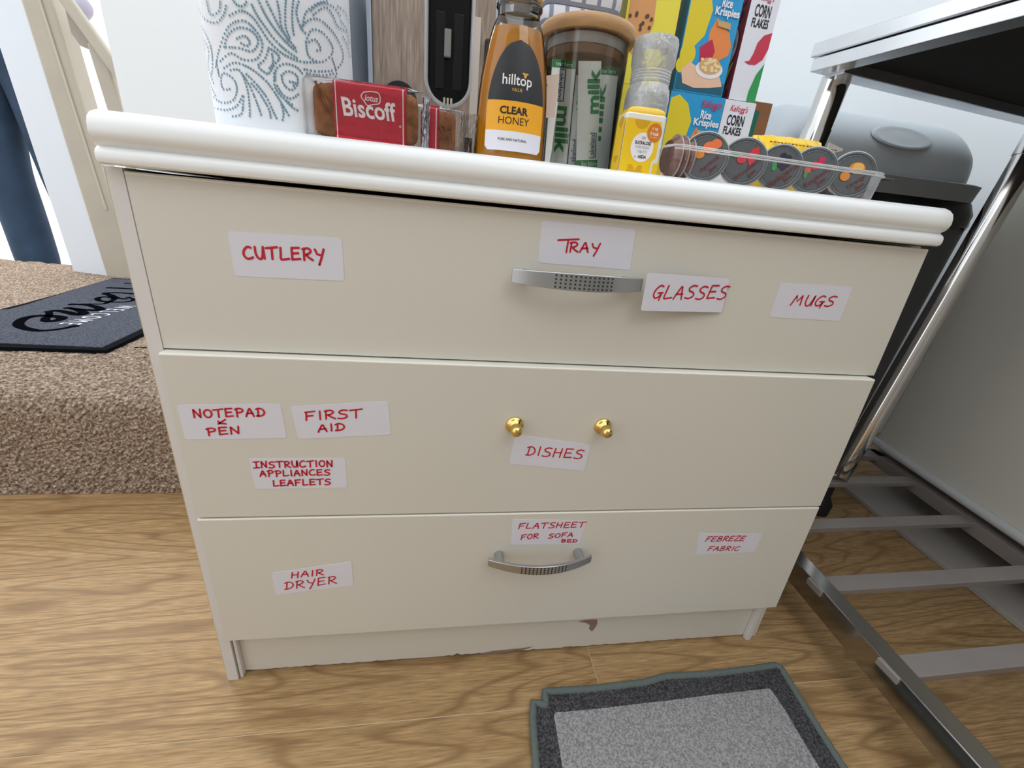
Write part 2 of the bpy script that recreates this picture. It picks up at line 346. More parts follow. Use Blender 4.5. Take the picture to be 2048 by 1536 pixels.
def front(name, x0, x1, y0, z0, z1, label, chip=0):
    m = MB().use(M_cream)
    n = 160; T = 0.018; g = .0011
    lo = [(x0 + (x1 - x0) * i / n, y0, z0 + (max(0, random.gauss(-.0005, .0009)) if chip and random.random() < .6 and i not in (0, n) else 0)) for i in range(n + 1)]
    N = n + 1
    vs = lo + [(x, y0, z1 - g) for x, y, z in lo] + [(x, y0 + g, z1) for x, y, z in lo] + [(x, y0 + T, z1) for x, y, z in lo] + [(x, y0 + T, z0) for x, y, z in lo]
    fs = []
    for r in range(4): fs += [[r * N + i, r * N + i + 1, (r + 1) * N + i + 1, (r + 1) * N + i] for i in range(n)]
    fs += [[4 * N + i, 4 * N + i + 1, i + 1, i] for i in range(n)]
    fs += [[0, N, 2 * N, 3 * N, 4 * N], [4 * N + n, 3 * N + n, 2 * N + n, N + n, n]]
    m.add(vs, fs)
    # paler top face and front arris
    m.use(M_creamedge).add([(x0, y0 - .0001, z1 - g - .0012), (x1, y0 - .0001, z1 - g - .0012), (x1, y0 - .0001, z1 - g), (x0, y0 - .0001, z1 - g), (x1, y0 + T, z1 + .0001), (x0, y0 + T, z1 + .0001), (x0, y0 + g, z1 + .0001), (x1, y0 + g, z1 + .0001)],
                           [[0, 1, 2, 3], [3, 2, 7, 6], [6, 7, 4, 5]])
    return m.build(name, cab, smooth=20, label=label)
d1 = front('drawer', 0, .8, .0100, .4775, .6300, 'top drawer front with CUTLERY, TRAY, GLASSES and MUGS stickers')
d2 = front('drawer', .0005, .7920, 0, .2848, .4756, 'middle drawer front with two brass knobs')
d3 = front('drawer', .0005, .7920, 0, .0900, .2820, 'bottom drawer front with bowed metal handle', 1)

# handwriting --------------------------------------------------
GL = {
 'A': [[(0, 0), (.22, .5), (.5, 1), (.72, .5), (.92, 0)], [(.12, .38), (.85, .42)]],
 'B': [[(.15, 1), (.12, 0)], [(.05, .97), (.6, 1), (.8, .8), (.6, .57), (.2, .52)], [(.2, .52), (.75, .48), (.92, .25), (.7, .03), (.05, 0)]],
 'C': [[(.85, .95), (.5, 1), (.15, .72), (.05, .35), (.3, .03), (.65, 0), (.98, .12)]],
 'D': [[(.25, .95), (.2, .05)], [(0, .88), (.35, 1), (.75, .85), (.95, .5), (.8, .18), (.4, .02), (0, .04)]],
 'E': [[(.1, 1), (.08, 0)], [(.1, 1), (.9, 1.0)], [(.1, .52), (.78, .54)], [(.06, 0), (.95, .05)]],
 'F': [[(.15, 1), (.1, 0)], [(.05, .97), (.95, 1.05)], [(.12, .5), (.75, .55)]],
 'G': [[(.85, .92), (.5, 1), (.12, .7), (.05, .3), (.3, .03), (.65, .08), (.9, .38)], [(.5, .42), (1.0, .44)], [(.9, .42), (.85, -.18)]],
 'H': [[(.1, 1), (.05, 0)], [(.85, 1), (.8, 0)], [(.05, .5), (.85, .55)]],
 'I': [[(.5, 1), (.5, 0)]],
 'i': [[(.5, 1), (.48, 0)], [(.05, .98), (.95, 1.02)], [(.0, .0), (.98, .03)]],
 'L': [[(.15, 1), (.12, .5), (.1, .02), (.45, 0), (.98, .05)]],
 'M': [[(.02, 0), (.2, .95)], [(.2, .95), (.45, .35), (.72, .95)], [(.72, .95), (.9, 0)]],
 'N': [[(.08, 0), (.1, 1)], [(.1, 1), (.82, .02)], [(.82, .02), (.9, 1.05)]],
 'O': [[(.5, 1), (.15, .8), (.05, .4), (.35, .02), (.75, .1), (.95, .5), (.8, .88), (.45, 1)]],
 'P': [[(.2, 1), (.2, -.05)], [(.02, .9), (.5, 1.02), (.9, .85), (.8, .58), (.2, .45)]],
 'R': [[(.15, 1), (.12, 0)], [(.02, .93), (.55, 1.02), (.85, .8), (.6, .55), (.15, .45)], [(.3, .48), (.6, .22), (1.0, 0)]],
 'S': [[(.92, .95), (.5, 1), (.15, .8), (.3, .58), (.75, .45), (.88, .2), (.5, 0), (.02, .05)]],
 'T': [[(.5, .98), (.47, 0)], [(-.05, .93), (1.05, 1.03)]],
 'U': [[(.05, 1), (.08, .4), (.35, 0), (.7, .1), (.88, 1)], [(.88, 1), (.93, 0)]],
 'Y': [[(.05, .95), (.25, .55), (.6, .48)], [(.95, 1), (.7, .3), (.4, -.35)]],
 'Z': [[(.05, .95), (.9, 1), (.1, .03), (1.0, .06)]],
 '&': [[(.0, .1), (.5, .55), (.95, 1)], [(.05, .75), (.3, .2), (.95, .0)]],
}
CWD = {'I': .35, 'i': .9, 'M': 1.15, 'T': .95, ' ': .7, 'E': .85, 'L': .85}
def hand(m, yy, words, wd=3.0):
    """each word: text, baseline start px, baseline end px, letter height px, slant px"""
    for (t, x0, y0, x1, y1, h, *sl) in words:
        sl = sl[0] if sl else 0
        ws = [CWD.get(c, .9) for c in t]; gap = .22; tot = sum(ws) + gap * (len(t) - 1); x = 0
        for c, wc in zip(t, ws):
            if c != ' ':
                hh = h - wd * .9
                jy = random.uniform(-.04, .04); jr = random.uniform(-.03, .03)
                for st in GL[c]:
                    pts = []
                    for (u, v) in st:
                        s_ = (x + u * wc) / tot; bx = x0 + (x1 - x0) * s_; by = y0 + (y1 - y0) * s_; v = v + jy + jr * u
                        vx = (bx - 823) / (2880 - by)
                        pts.append((bx + v * hh * vx + v * sl, by - wd * .45 - v * hh))
                    Pp = [U(p[0], p[1], 1, yy(p[0])) for p in pts]
                    xa, ya, xb, yb_ = Pp[0].x, Pp[0].y, Pp[-1].x, Pp[-1].y
                    if abs(yy(1000) - yy(1600)) < 1e-9: fr = lambda a, b, d=0: Vector((a, ya - d, b))
                    else: fr = lambda a, b, d=0: Vector((a, GLP[0] + (a - GLP[1]) * GLP[2] - d, b))
                    m.stroke(fr, [(q.x, q.z) for q in Pp], wd * .00050, d=.0006, smooth=len(pts) > 3)
            x += wc + gap
def sticker(parent, yy, cor, words, label, wd=3.0, d=.0003):
    yf = yy if callable(yy) else (lambda px: yy)
    m = MB().use(M_sticker); c = [U(x, y, 1, yf(x)) for x, y in cor]; r = .0022; pts = []
    for i in range(4):
        p = c[i]; a = (c[i - 1] - p).normalized() * r; b_ = (c[(i + 1) % 4] - p).normalized() * r
        pts += [p + a, p + (a + b_) * .28, p + b_]
    top = [q + Vector((0, -d, 0)) for q in pts]; bot = [q + Vector((0, -.00002, 0)) for q in pts]
    m.hexa(bot, top).use(M_ink); hand(m, yf, words, wd)
    return m.build('sticker', parent, smooth=0, label=label)
Y1 = .0100
sticker(d1, Y1, [(455, 462), (684, 476), (689, 562), (470, 552)], [('CUTLERY', 488, 519, 650, 523, 27)], 'sticker reading CUTLERY', 4.2)
sticker(d1, Y1, [(1084, 441), (1272, 459), (1259, 540), (1076, 525)], [('T', 1115, 505, 1152, 506, 29), ('RAY', 1138, 505, 1198, 508, 22)], 'sticker reading TRAY', 3.6)
GY = lambda px: -.0075 + .0170 * (px - 1281) / 178
_a = U(1288, 580, 1, GY(1288)); _b = U(1450, 590, 1, GY(1450)); GLP = (_a.y, _a.x, (_b.y - _a.y) / (_b.x - _a.x))
sticker(d1, GY, [(1295, 545), (1459, 557), (1443, 625), (1281, 621)], [('GLASSES', 1303, 599, 1450, 599, 29, 4)], 'sticker reading GLASSES over the end of the handle', 3.6)
sticker(d1, Y1, [(1562, 565), (1705, 574), (1679, 642), (1539, 634)], [('MUGS', 1580, 611, 1664, 614, 23, 4)], 'sticker reading MUGS', 3.6)
sticker(d2, 0, [(353, 810), (561, 808), (574, 876), (371, 879)], [('NOTEPAD', 388, 836, 531, 834, 19), ('&', 437, 850, 453, 849, 12), ('PEN', 415, 872, 481, 868, 17)], 'sticker reading NOTEPAD & PEN', 3.7)
sticker(d2, 0, [(581, 813), (776, 802), (782, 869), (597, 878)], [('FIRST', 611, 842, 724, 836, 20), ('AID', 637, 865, 690, 861, 17)], 'sticker reading FIRST AID', 3.7)
sticker(d2, 0, [(498, 917), (690, 916), (695, 975), (511, 978)], [('iNSTRUCTION', 508, 937, 666, 934, 15), ('APPLIANCES', 521, 954, 661, 951, 14), ('LEAFLETS', 547, 973, 662, 970, 14)], 'sticker reading INSTRUCTION APPLIANCES LEAFLETS', 3.4)
sticker(d2, 0, [(1031, 868), (1182, 890), (1168, 942), (1018, 927)], [('DISHES', 1051, 911, 1164, 918, 20, 3)], 'sticker reading DISHES', 3.2)
sticker(d3, 0, [(1025, 1038), (1174, 1041), (1158, 1088), (1022, 1089)], [('FLATSHEET', 1036, 1058, 1168, 1055, 13, 2), ('FOR', 1041, 1080, 1076, 1077, 12, 1), ('SOFA', 1096, 1077, 1145, 1074, 11, 1), ('BED', 1122, 1085, 1154, 1085, 8)], 'sticker reading FLAT SHEET FOR SOFA BED', 2.9)
sticker(d3, 0, [(1398, 1066), (1525, 1068), (1508, 1104), (1391, 1110)], [('FEBREZE', 1409, 1084, 1487, 1082, 12, 3), ('FABRIC', 1414, 1102, 1476, 1102, 11, 3)], 'sticker reading FEBREZE FABRIC', 2.9)
sticker(d3, 0, [(543, 1146), (703, 1123), (707, 1170), (552, 1190)], [('HAIR', 583, 1157, 647, 1151, 14, 2), ('DRYER', 570, 1180, 673, 1167, 17, 2)], 'sticker reading HAIR DRYER', 3.2)

def handle(parent, x0, x1, yf, zc, hh, label):
    """bowed flat bar on two round posts, a grid of punched dimples in its middle"""
    m = MB().use(M_satin); n = 28; R = []
    yb = lambda t: yf - .0140 - .0165 * (1 - (2 * t - 1) ** 2)
    for i in range(n + 1):
        t = i / n; x = x0 + (x1 - x0) * t; y = yb(t); h = hh * (.80 + .20 * math.sin(math.pi * t)); th = .0032
        R.append([(x, y, zc - h), (x, y - .0006, zc - h + .0006), (x, y - .0006, zc + h - .0006), (x, y, zc + h), (x, y + th, zc + h), (x, y + th, zc - h)])
    m.loft(R)
    for px in (.11, .89):
        x = x0 + (x1 - x0) * px
        m.tube([(x, yf + .0004, zc), (x, yb(px) + .003, zc)], [.0062, .0056], 16)
    m.use(M_hole)
    for i in range(13):
        for j in range(4):
            t = .30 + .42 * i / 12; x = x0 + (x1 - x0) * t; z = zc + hh * (.66 - 1.32 * j / 3)
            m.disc(lambda u, v, d=0: Vector((u, yb((u - x0) / (x1 - x0)) - .0008, v)), x, z, .0011, n=8)
    return m.build('handle', parent, smooth=40, label=label)
handle(d1, .3275, .4620, Y1, .5700, .0082, 'satin metal bow handle with dimples')
handle(d3, .3272, .4625, 0, .2175, .0066, 'satin metal bow handle with dimples')
for kx, kz in ((.3455, .4057), (.4500, .4054)):
    m = MB().use(M_brass); prof = [(.0001, 0), (.0102, 0), (.0104, .0018), (.0098, .0030), (.0082, .0040), (.0074, .0046), (.0052, .0070), (.0044, .0088), (.0050, .0105), (.0062, .0130), (.0066, .0155), (.0060, .0182), (.0042, .0203), (.0018, .0213), (.0001, .0215)]
    m.loft([[(kx + r * math.cos(a), .0002 - h, kz + r * math.sin(a)) for a in [2 * math.pi * i / 28 for i in range(28)]] for r, h in prof])
    m.build('knob', d2, smooth=50, label='small turned brass knob')

# worktop --------------------------------------------------------
prof = [(.60, .6335), (.02, .6335), (.0015, .6335), (-.0008, .6348), (-.0018, .6375), (-.0016, .6415), (-.0002, .6440), (.0022, .6456), (.0040, .6468), (.0030, .6482), (.0000, .6500), (-.0022, .6535), (-.0030, .6570), (-.0024, .6620), (-.0004, .6668), (.0036, .6702), (.0095, .6725), (.60, .6725)]
m = MB().use(M_white); R = []
for i, xx in enumerate([-.0118, -.0112, -.0095] + [.02 + .76 * k / 20 for k in range(21)] + [.7978, .7996, .8002]):
    k = {0: .80, 1: .95, 26: .80, 25: .95}.get(i, 1); jig = random.uniform(-.0006, .0006) if i in (0, 26) else 0
    R.append([(xx + (random.uniform(-.0005, .0005) if i == 0 else 0), (y + (.0015 * (1 - k) * 10 if y < .1 else 0)), .653 + (z - .653) * (1 - (1 - k) * .35)) for y, z in prof])
m.loft(R)
wt = m.build('worktop', smooth=28, base=(.393, .3, .6335)); tag(wt, 'thick white worktop with a double rounded moulded front edge on the cream cabinet', 'worktop')
WZ = .6727

# ---------------------------------------------------------------- kitchen roll
rc = (.1096, .0825); RR_ = .060
kr = thing('kitchen_roll', (rc[0], rc[1], WZ), 'white embossed kitchen paper roll with blue dotted swirls on the left of the worktop', 'kitchen roll')
m = MB().use(mat('tissue_paper', 'E9EDF4', .9, bump=.5, bscale=90)); n = 72
m.lathe([(.022, WZ), (RR_ - .001, WZ), (RR_, WZ + .001)] + [(RR_ + .0004 * math.sin(k), WZ + .001 + .222 * k / 10) for k in range(1, 11)] + [(.022, WZ + .225)], rc, n, cap=False)
m.build('paper', kr)
MB().use(mat('cardboard_core', 'A98C68', .9)).lathe([(.0215, WZ), (.0215, WZ + .225), (.020, WZ + .225), (.020, WZ)], rc, 24, cap=False).build('core', kr)
M_dot = mat('embossed_blue_dot', '6F93A6', .9)
dots = MB().use(M_dot)
def cyl_hit(px, py):
    d = RM @ Vector(((px - 1024) / FPX, -(py - 768) / FPX, -1)); ox, oy = CAM_LOC.x - rc[0], CAM_LOC.y - rc[1]
    a = d.x ** 2 + d.y ** 2; b = 2 * (ox * d.x + oy * d.y); c = ox * ox + oy * oy - RR_ ** 2; q = b * b - 4 * a * c
    if q < 0: return None
    t = (-b - math.sqrt(q)) / (2 * a); p = CAM_LOC + d * t; return (math.atan2(p.y - rc[1], p.x - rc[0]), p.z)
CY = lambda u, v, d=0: Vector((rc[0] + (RR_ + .0007 + d) * math.cos(u / RR_), rc[1] + (RR_ + .0007 + d) * math.sin(u / RR_), v))
def spline(pts, step):
    q = []
    for i in range(len(pts) - 1):
        p0 = pts[max(i - 1, 0)]; p1 = pts[i]; p2 = pts[i + 1]; p3 = pts[min(i + 2, len(pts) - 1)]
        for k in range(12):
            t = k / 12; q.append(tuple(.5 * (2 * p1[j] + (p2[j] - p0[j]) * t + (2 * p0[j] - 5 * p1[j] + 4 * p2[j] - p3[j]) * t * t + (3 * p1[j] - p0[j] - 3 * p2[j] + p3[j]) * t ** 3) for j in (0, 1)))
    out = [q[0]]; acc = 0
    for i in range(1, len(q)):
        acc += math.dist(q[i], q[i - 1])
        if acc >= step: out.append(q[i]); acc = 0
    return out
# swirl lines in paper units (mm along the sheet, mm up)
SW = [
 [(300, 640), (330, 480), (420, 260), (560, 200), (680, 300), (740, 430), (690, 560), (560, 570), (440, 510), (340, 590)],
 [(380, 450), (420, 330), (520, 265), (640, 300), (700, 400), (640, 490), (520, 460), (380, 450)],
 [(500, 370), (570, 345), (620, 400), (590, 440), (520, 400)],
 [(130, 60), (190, 180), (300, 220), (370, 150), (400, 40)], [(210, 0), (250, 140), (330, 110), (340, 10)],
 [(430, 150), (540, 105), (640, 160), (720, 270), (800, 390), (900, 490), (1000, 550), (1120, 590), (1280, 590)],
 [(640, 50), (690, 150), (760, 250), (840, 360), (950, 470), (1090, 570)],
 [(700, 0), (760, 130), (850, 270), (960, 400), (1070, 500)], [(780, 20), (840, 140), (900, 260), (990, 380), (1060, 470)],
 [(880, 20), (900, 120), (920, 260), (1000, 420)], [(960, 10), (955, 120), (960, 260), (1000, 370)], [(1030, 10), (1020, 130), (1025, 260), (1040, 350)],
 [(1080, 20), (1060, 120), (1100, 260), (1160, 330)],
 [(1110, 260), (1180, 190), (1280, 190), (1400, 300), (1480, 440), (1500, 560), (1430, 660), (1260, 680), (1130, 660)],
 [(1150, 400), (1200, 290), (1290, 300), (1380, 400), (1400, 500), (1300, 590), (1180, 540), (1150, 400)],
 [(1180, 400), (1240, 380), (1290, 470), (1230, 480)], [(1120, 240), (1150, 120), (1250, 40), (1350, 10)], [(1200, 100), (1290, 30), (1400, 60), (1480, 160)],
 [(1220, 140), (1330, 70), (1400, 140), (1450, 250), (1530, 300)],
 [(320, 670), (330, 720), (300, 560)], [(380, 650), (480, 600), (620, 650), (760, 760), (840, 860), (930, 1000), (1000, 1120)],
 [(440, 670), (530, 680), (600, 860), (620, 1040), (620, 1110)], [(590, 710), (680, 800), (780, 930), (840, 1060), (880, 1140)],
 [(560, 720), (620, 820), (680, 960), (730, 1100)], [(640, 800), (720, 900), (800, 1040), (820, 1130)],
 [(280, 930), (360, 980), (460, 960), (500, 860), (470, 760), (380, 700), (350, 750), (370, 850), (440, 850)],
 [(290, 1030), (400, 1050), (500, 1010), (560, 910), (550, 1060)], [(460, 1110), (540, 1090), (560, 1000)],
 [(860, 760), (870, 660), (950, 610), (1060, 640), (1130, 720)], [(880, 820), (930, 900), (1010, 940), (1090, 890)],
 [(920, 720), (980, 680), (1060, 720), (1070, 800), (1010, 860), (940, 800), (920, 720)], [(1000, 780), (1050, 790), (1020, 830)],
 [(800, 460), (850, 490), (900, 550), (850, 620), (800, 700), (760, 690), (700, 630), (760, 570), (800, 460)], [(830, 520), (840, 600), (800, 660)],
 [(850, 700), (860, 830), (930, 930), (1040, 1010)], [(960, 960), (1030, 1030), (1090, 1060)],
 [(110, 120), (190, 300), (250, 440), (270, 600), (260, 720)], [(90, 60), (110, 180), (170, 330), (200, 480)], [(180, 360), (230, 480), (230, 640), (280, 800)],
 [(1400, 560), (1440, 700), (1400, 760)], [(1480, 200), (1540, 300), (1560, 420)], [(1500, 350), (1540, 430), (1570, 560)], [(1450, 60), (1520, 120), (1560, 240)],
 [(220, 700), (260, 830), (300, 920)], [(1160, 700), (1300, 720), (1420, 700)], [(460, 0), (500, 50), (560, 60), (600, 0)], [(920, 1000), (940, 1080), (930, 1150)],
]
for sw in SW:
    for (cx_, cy_) in spline(sw, 26):
        h = cyl_hit(370 + cx_ / 4.763, cy_ / 4.763)
        if h:
            dots.disc(CY, h[0] * RR_, h[1], .00085, .0010, n=7)
            if h[0] < 0: dots.disc(CY, (h[0] - math.pi) * RR_, h[1], .00062, .00085, n=7)
dots.build('dot_pattern', kr, smooth=0, kind='stuff')

# ---------------------------------------------------------------- caramelised biscuits in flow wrap
M_bis = mat('biscuit', '8A5A38', .8, var=.35, vscale=130, bump=1, bscale=220)
M_band = mat('red_wrapper', 'BE1E36', .3, coat=.3)
M_film = clear('clear_film', (1, 1, 1), .1, .16, .0, bump=.5, bscale=90)
M_wht = mat('print_white', 'F1ECEF', .4)
def biscuit_pack(x0, xa, xb, x1, y, z0, h, t, label, words, ridge):
    o = thing('biscuit_pack', ((x0 + x1) / 2, y + t / 2, z0), label, 'biscuits', 'wrapped biscuits')
    m = MB().use(M_bis); n = 56; R = []
    def outline(sh):
        P = []; bx0, bx1 = x0 + .004, x1 - .004; cx, cz = (bx0 + bx1) / 2, z0 + h / 2; hx, hz = (bx1 - bx0) / 2 - sh, h / 2 - .001 - sh
        for i in range(n):
            a = 2 * math.pi * i / n; ca, sa = math.cos(a), math.sin(a); e = 2 / 7
            P.append((cx + hx * math.copysign(abs(ca) ** e, ca), cz + hz * math.copysign(abs(sa) ** e, sa) + .0006 * math.sin(i * 2.4)))
        return P
    for sh, yy in ((.004, y + .001), (.001, y + .0025), (0, y + t / 2), (.001, y + t - .003), (.004, y + t - .001)):
        R.append([(px, yy, max(z0 + .0004, pz)) for px, pz in outline(sh)])
    m.loft(R)
    for i in range(5):                                    # pressed relief lines on the face
        m.tube([(x0 + .008 + .004 * i, y + .0012, z0 + h * (.95 - .1 * i)), (x0 + .012 + .005 * i, y + .0005, z0 + h * .6), (x0 + .022 + .003 * i, y + .0012, z0 + .012)], .0011, 6)
    m.build('biscuit', o, smooth=60)
    b = MB().use(M_band); b.sup([], 4) if False else None
    e = .0006; b.box(xa, xb, y - e, y + t + e, z0 + .0002, z0 + h + .0006)
    b.build('band', o, smooth=0, bevel=.0015)
    P = plane((0, y - e, 0), (1, 0, 0), (0, 0, 1)); q = MB().use(M_wht)
    for xx in (xa + .0022, xb - .0030): q.poly(P, [(xx, z0 + .001), (xx + .0008, z0 + .001), (xx + .0008, z0 + h), (xx, z0 + h)], .0002)
    words(q, P); q.build('print', o, smooth=0)
    f = MB().use(M_film); n = 30; R = []                  # rumpled film round both ends
    for xx, k in ((x0 - .006, .90), (x0 - .003, .93), (x0, 1.0), (xa, 1.03), (xb, 1.03), (x1 - .002, 1.02), (x1 + .002, .95)):
        r = []
        for i in range(n):
            a = 2 * math.pi * i / n; ca, sa = math.cos(a), math.sin(a)
            kk = k * (1 + .05 * math.sin(7 * a + xx * 900)); yy = (t / 2 + .0014) * (1 if k > .97 else .35)
            r.append((xx, y + t / 2 + yy * math.copysign(abs(ca) ** .5, ca) * kk, max(z0 + .0003, z0 + h / 2 + (h / 2 + .001) * math.copysign(abs(sa) ** .4, sa) * kk)))
        R.append(r)
    f.loft(R, cap=False); f.build('film', o, smooth=0)
    return o
def lotus_words(q, P):
    a = U(687, 190, 1, .025); b_ = U(797, 245, 1, .025)
    def bx(x0, y0, x1, y1): c = (x0 + x1) / 2; return U(x0, y1, 1, .025).x, U(c, y1, 1, .025).z, U(x1, y0, 1, .025).x, U(c, y0, 1, .025).z
    u0, v0, u1, v1 = bx(688, 200, 794, 238)
    sk = lambda u, v, d=0: P(u - .004 * (v - v0) / .03, v, d)
    q.text(sk, 'Biscoff', u0, v0, u1, v1, .0003, bold=.022)
    c = [(727, 184), (742, 183), (756, 186), (760, 196), (758, 207), (745, 209), (735, 211), (728, 202), (722, 192), (727, 184)]
    cc = [U(x, y, 1, .025) for x, y in c]; q.stroke(P, [(p.x, p.z) for p in cc], .0008, .0003)
    u0, v0, u1, v1 = bx(729, 190, 756, 203); q.text(P, 'lotus', u0, v0, u1, v1, .0003, bold=.01, shear=.3)
    q.text(P, '®', u1 + .0175, v0 - .0172, u1 + .0195, v0 - .0152, .0003)
x_ = lambda px, y=.025: U(px, 200, 1, y).x
biscuit_pack(x_(612), x_(665), x_(812), x_(845), .0262, WZ, .0440, .011, 'larger red banded twin biscuit pack reading Biscoff in front of the kitchen roll', lotus_words, 1)
biscuit_pack(x_(832, .045), x_(848, .045), x_(879, .045), x_(922, .045), .0440, WZ, .0368, .010, 'biscuit pack mostly hidden behind the other, left of the honey bottle', lambda q, P: None, 0)
# crimped foil ends
foil = thing('wrapper_ends', (x_(853), .02, WZ), 'x', 'x')
bpy.data.objects.remove(foil)
def crimp(parent, x0, x1, y, z0, h, n=16, mt=None):
    m = MB().use(mt); V = []
    for i in range(n + 1):
        x = x0 + (x1 - x0) * i / n
        for k in range(13):
            V.append((x + random.uniform(-.0005, .0005), y + (.0018 if i % 2 else -.0008) + random.uniform(-.0009, .0009), z0 + .0005 + (h - .001) * k / 12))
    m.add(V, [[i * 13 + k, (i + 1) * 13 + k, (i + 1) * 13 + k + 1, i * 13 + k + 1] for i in range(n) for k in range(12)])
    return m.build('crimped_end', parent, smooth=0)
packs = [o for o in COL.objects if o.name.startswith('biscuit_pack')]
M_foil = mat('silver_film', 'E3E1E6', .18, metal=.75)
crimp(packs[0], x_(845), x_(860), .024, WZ, .042, 8, M_foil)
crimp(packs[0], x_(600), x_(609), .0315, WZ, .040, 5, M_film)
crimp(packs[1], x_(924, .045), x_(957, .045), .049, WZ, .0375, 14, clear('hazy_film', (.80, .78, .76), .2, .4, .22))
MB().use(M_dark).box(x_(932, .055), x_(948, .055), .056, .060, WZ, WZ + .018).use(M_band).box(x_(936, .055), x_(941, .055), .0555, .057, WZ, WZ + .012).build('code_print', packs[1], smooth=0)

# ---------------------------------------------------------------- toaster
M_twood = wood_mat('grey_ash_veneer', 'B3A294', 'A08F82', '8A7A6E', sc=1.2, rough=.45, axis=2, ring=3)
TY = .170; tl = U(745, 150, 1, TY).x; trx = U(992, 150, 1, TY).x
to = thing('toaster', ((tl + trx) / 2, TY + .12, WZ), 'ash wood and metal toaster with oval lever slot behind the biscuits', 'toaster')
MB().use(M_twood).box(tl, trx - .004, TY, TY + .012, WZ + .006, WZ + .215).build('end_panel', to, smooth=0, bevel=.004)
MB().use(mat('brushed_alu', 'C3C7CC', .3, metal=.8)).box(tl - .004, trx, TY + .010, TY + .26, WZ + .008, WZ + .205).build('body', to, smooth=0, bevel=.012)
MB().use(mat('seam_trim', 'B8C2D0', .3, metal=.5)).box(tl - .0045, tl + .0005, TY - .001, TY + .011, WZ + .006, WZ + .215).build('edge_trim', to, smooth=0, bevel=.001)
TP = plane((0, TY, 0), (1, 0, 0), (0, 0, 1))
c = U(898, 170, 1, TY); lx = U(848, 100, 1, TY).x; rx = U(948, 100, 1, TY).x; ocx = (lx + rx) / 2; orr = (rx - lx) / 2; ozb = U(898, 217, 1, TY).z + orr; ozt = WZ + .165
def stadium(r, n=20): return [(ocx + r * math.cos(a), ozb + r * math.sin(a)) for a in [math.pi + math.pi * i / n for i in range(n + 1)]] + [(ocx + r * math.cos(a), ozt + r * math.sin(a)) for a in [math.pi * i / n for i in range(n + 1)]]
def ringst(m, r0, r1, y0, y1):
    A = [(u, y0, v) for u, v in stadium(r0)]; B = [(u, y1, v) for u, v in stadium((r0 + r1) / 2)]; C_ = [(u, y0, v) for u, v in stadium(r1)]
    m.loft([A, B, C_], cap=False)
m = MB().use(mat('slot_chrome', 'E4E6EA', .3, metal=.3)); ringst(m, orr, orr - .0052, TY + .0005, TY - .0035); m.build('slot_frame', to, smooth=60)
m = MB().use(M_black); ringst(m, orr - .0042, orr - .0072, TY + .0005, TY - .0024); m.poly(TP, stadium(orr - .005), .0008); m.build('slot', to, smooth=60)
m = MB().use(mat('slot_gloss', '0D0F11', .3, spec=.3))
for du in (-.36, .36):
    u = ocx + du * orr; m.box(u - .0052, u + .0052, TY - .0016, TY - .0006, ozb - orr * .35, U(898, 26, 1, TY).z)
m.build('guide', to, smooth=0, bevel=.0006)
a = U(888, 116, 1, TY); b_ = U(903, 62, 1, TY)
MB().use(mat('lever_grey', '85837F', .5)).box(a.x, b_.x, TY - .006, TY - .001, a.z, b_.z).build('lever', to, smooth=0, bevel=.001)
a = U(895, 206, 1, TY); m = MB().use(mat('clear_tie', 'BDB5A8', .3))
for k in range(3): m.box(a.x - .005 + .004 * k, a.x - .0025 + .004 * k, TY - .006, TY - .0035, a.z - .004, a.z + .004)
m.build('tape', to, smooth=0, bevel=.0004)
dc = U(800, 196, 1, TY); m = MB().use(M_blackm); kn = lambda r, y: [(dc.x + r * math.cos(a), y, dc.z - .004 + r * math.sin(a)) for a in [2 * math.pi * i / 36 for i in range(36)]]
m.loft([kn(.0195, TY + .0005), kn(.0195, TY - .006), kn(.0185, TY - .0075), kn(.011, TY - .0075)]); m.build('dial', to)
m = MB().use(mat('dial_white', 'EFE3DA', .4)); m.loft([kn(.0105, TY - .0070), kn(.0105, TY - .0085)]); m.use(M_blackm).text(TP, '10', dc.x - .002, dc.z + .001, dc.x + .0015, dc.z + .003, .0088); m.build('dial_cap', to)
a = U(966, 150, 1, TY); b_ = U(981, 80, 1, TY)
MB().use(M_blackm).box(a.x, b_.x + .006, TY - .006, TY - .0005, a.z, b_.z).build('button', to, smooth=0, bevel=.003)
a = U(950, 0, 1, TY).x; MB().use(mat('pale_veneer', 'CFC6BC', .4)).box(a - .001, a + .008, TY - .0012, TY + .001, WZ + .01, U(957, 35, 1, TY).z).build('light_strip', to, smooth=0)
# grey jug kettle behind the roll
m = MB().use(mat('grey_plastic', '8E949C', .35, coat=.3)); m.lathe([(.050, WZ), (.054, WZ + .01), (.052, WZ + .08), (.046, WZ + .15), (.040, WZ + .21), (.030, WZ + .225)], (.118, .238), 40)
ke = thing('kettle', (.118, .238, WZ), 'grey kettle squeezed between kitchen roll and toaster', 'kettle'); m.build('body', ke, smooth=60)
MB().use(M_blackm).tube([(.118, .29, WZ + .19), (.118, .325, WZ + .18), (.118, .335, WZ + .12), (.118, .30, WZ + .05), (.118, .288, WZ + .05)], .008).build('handle', ke)

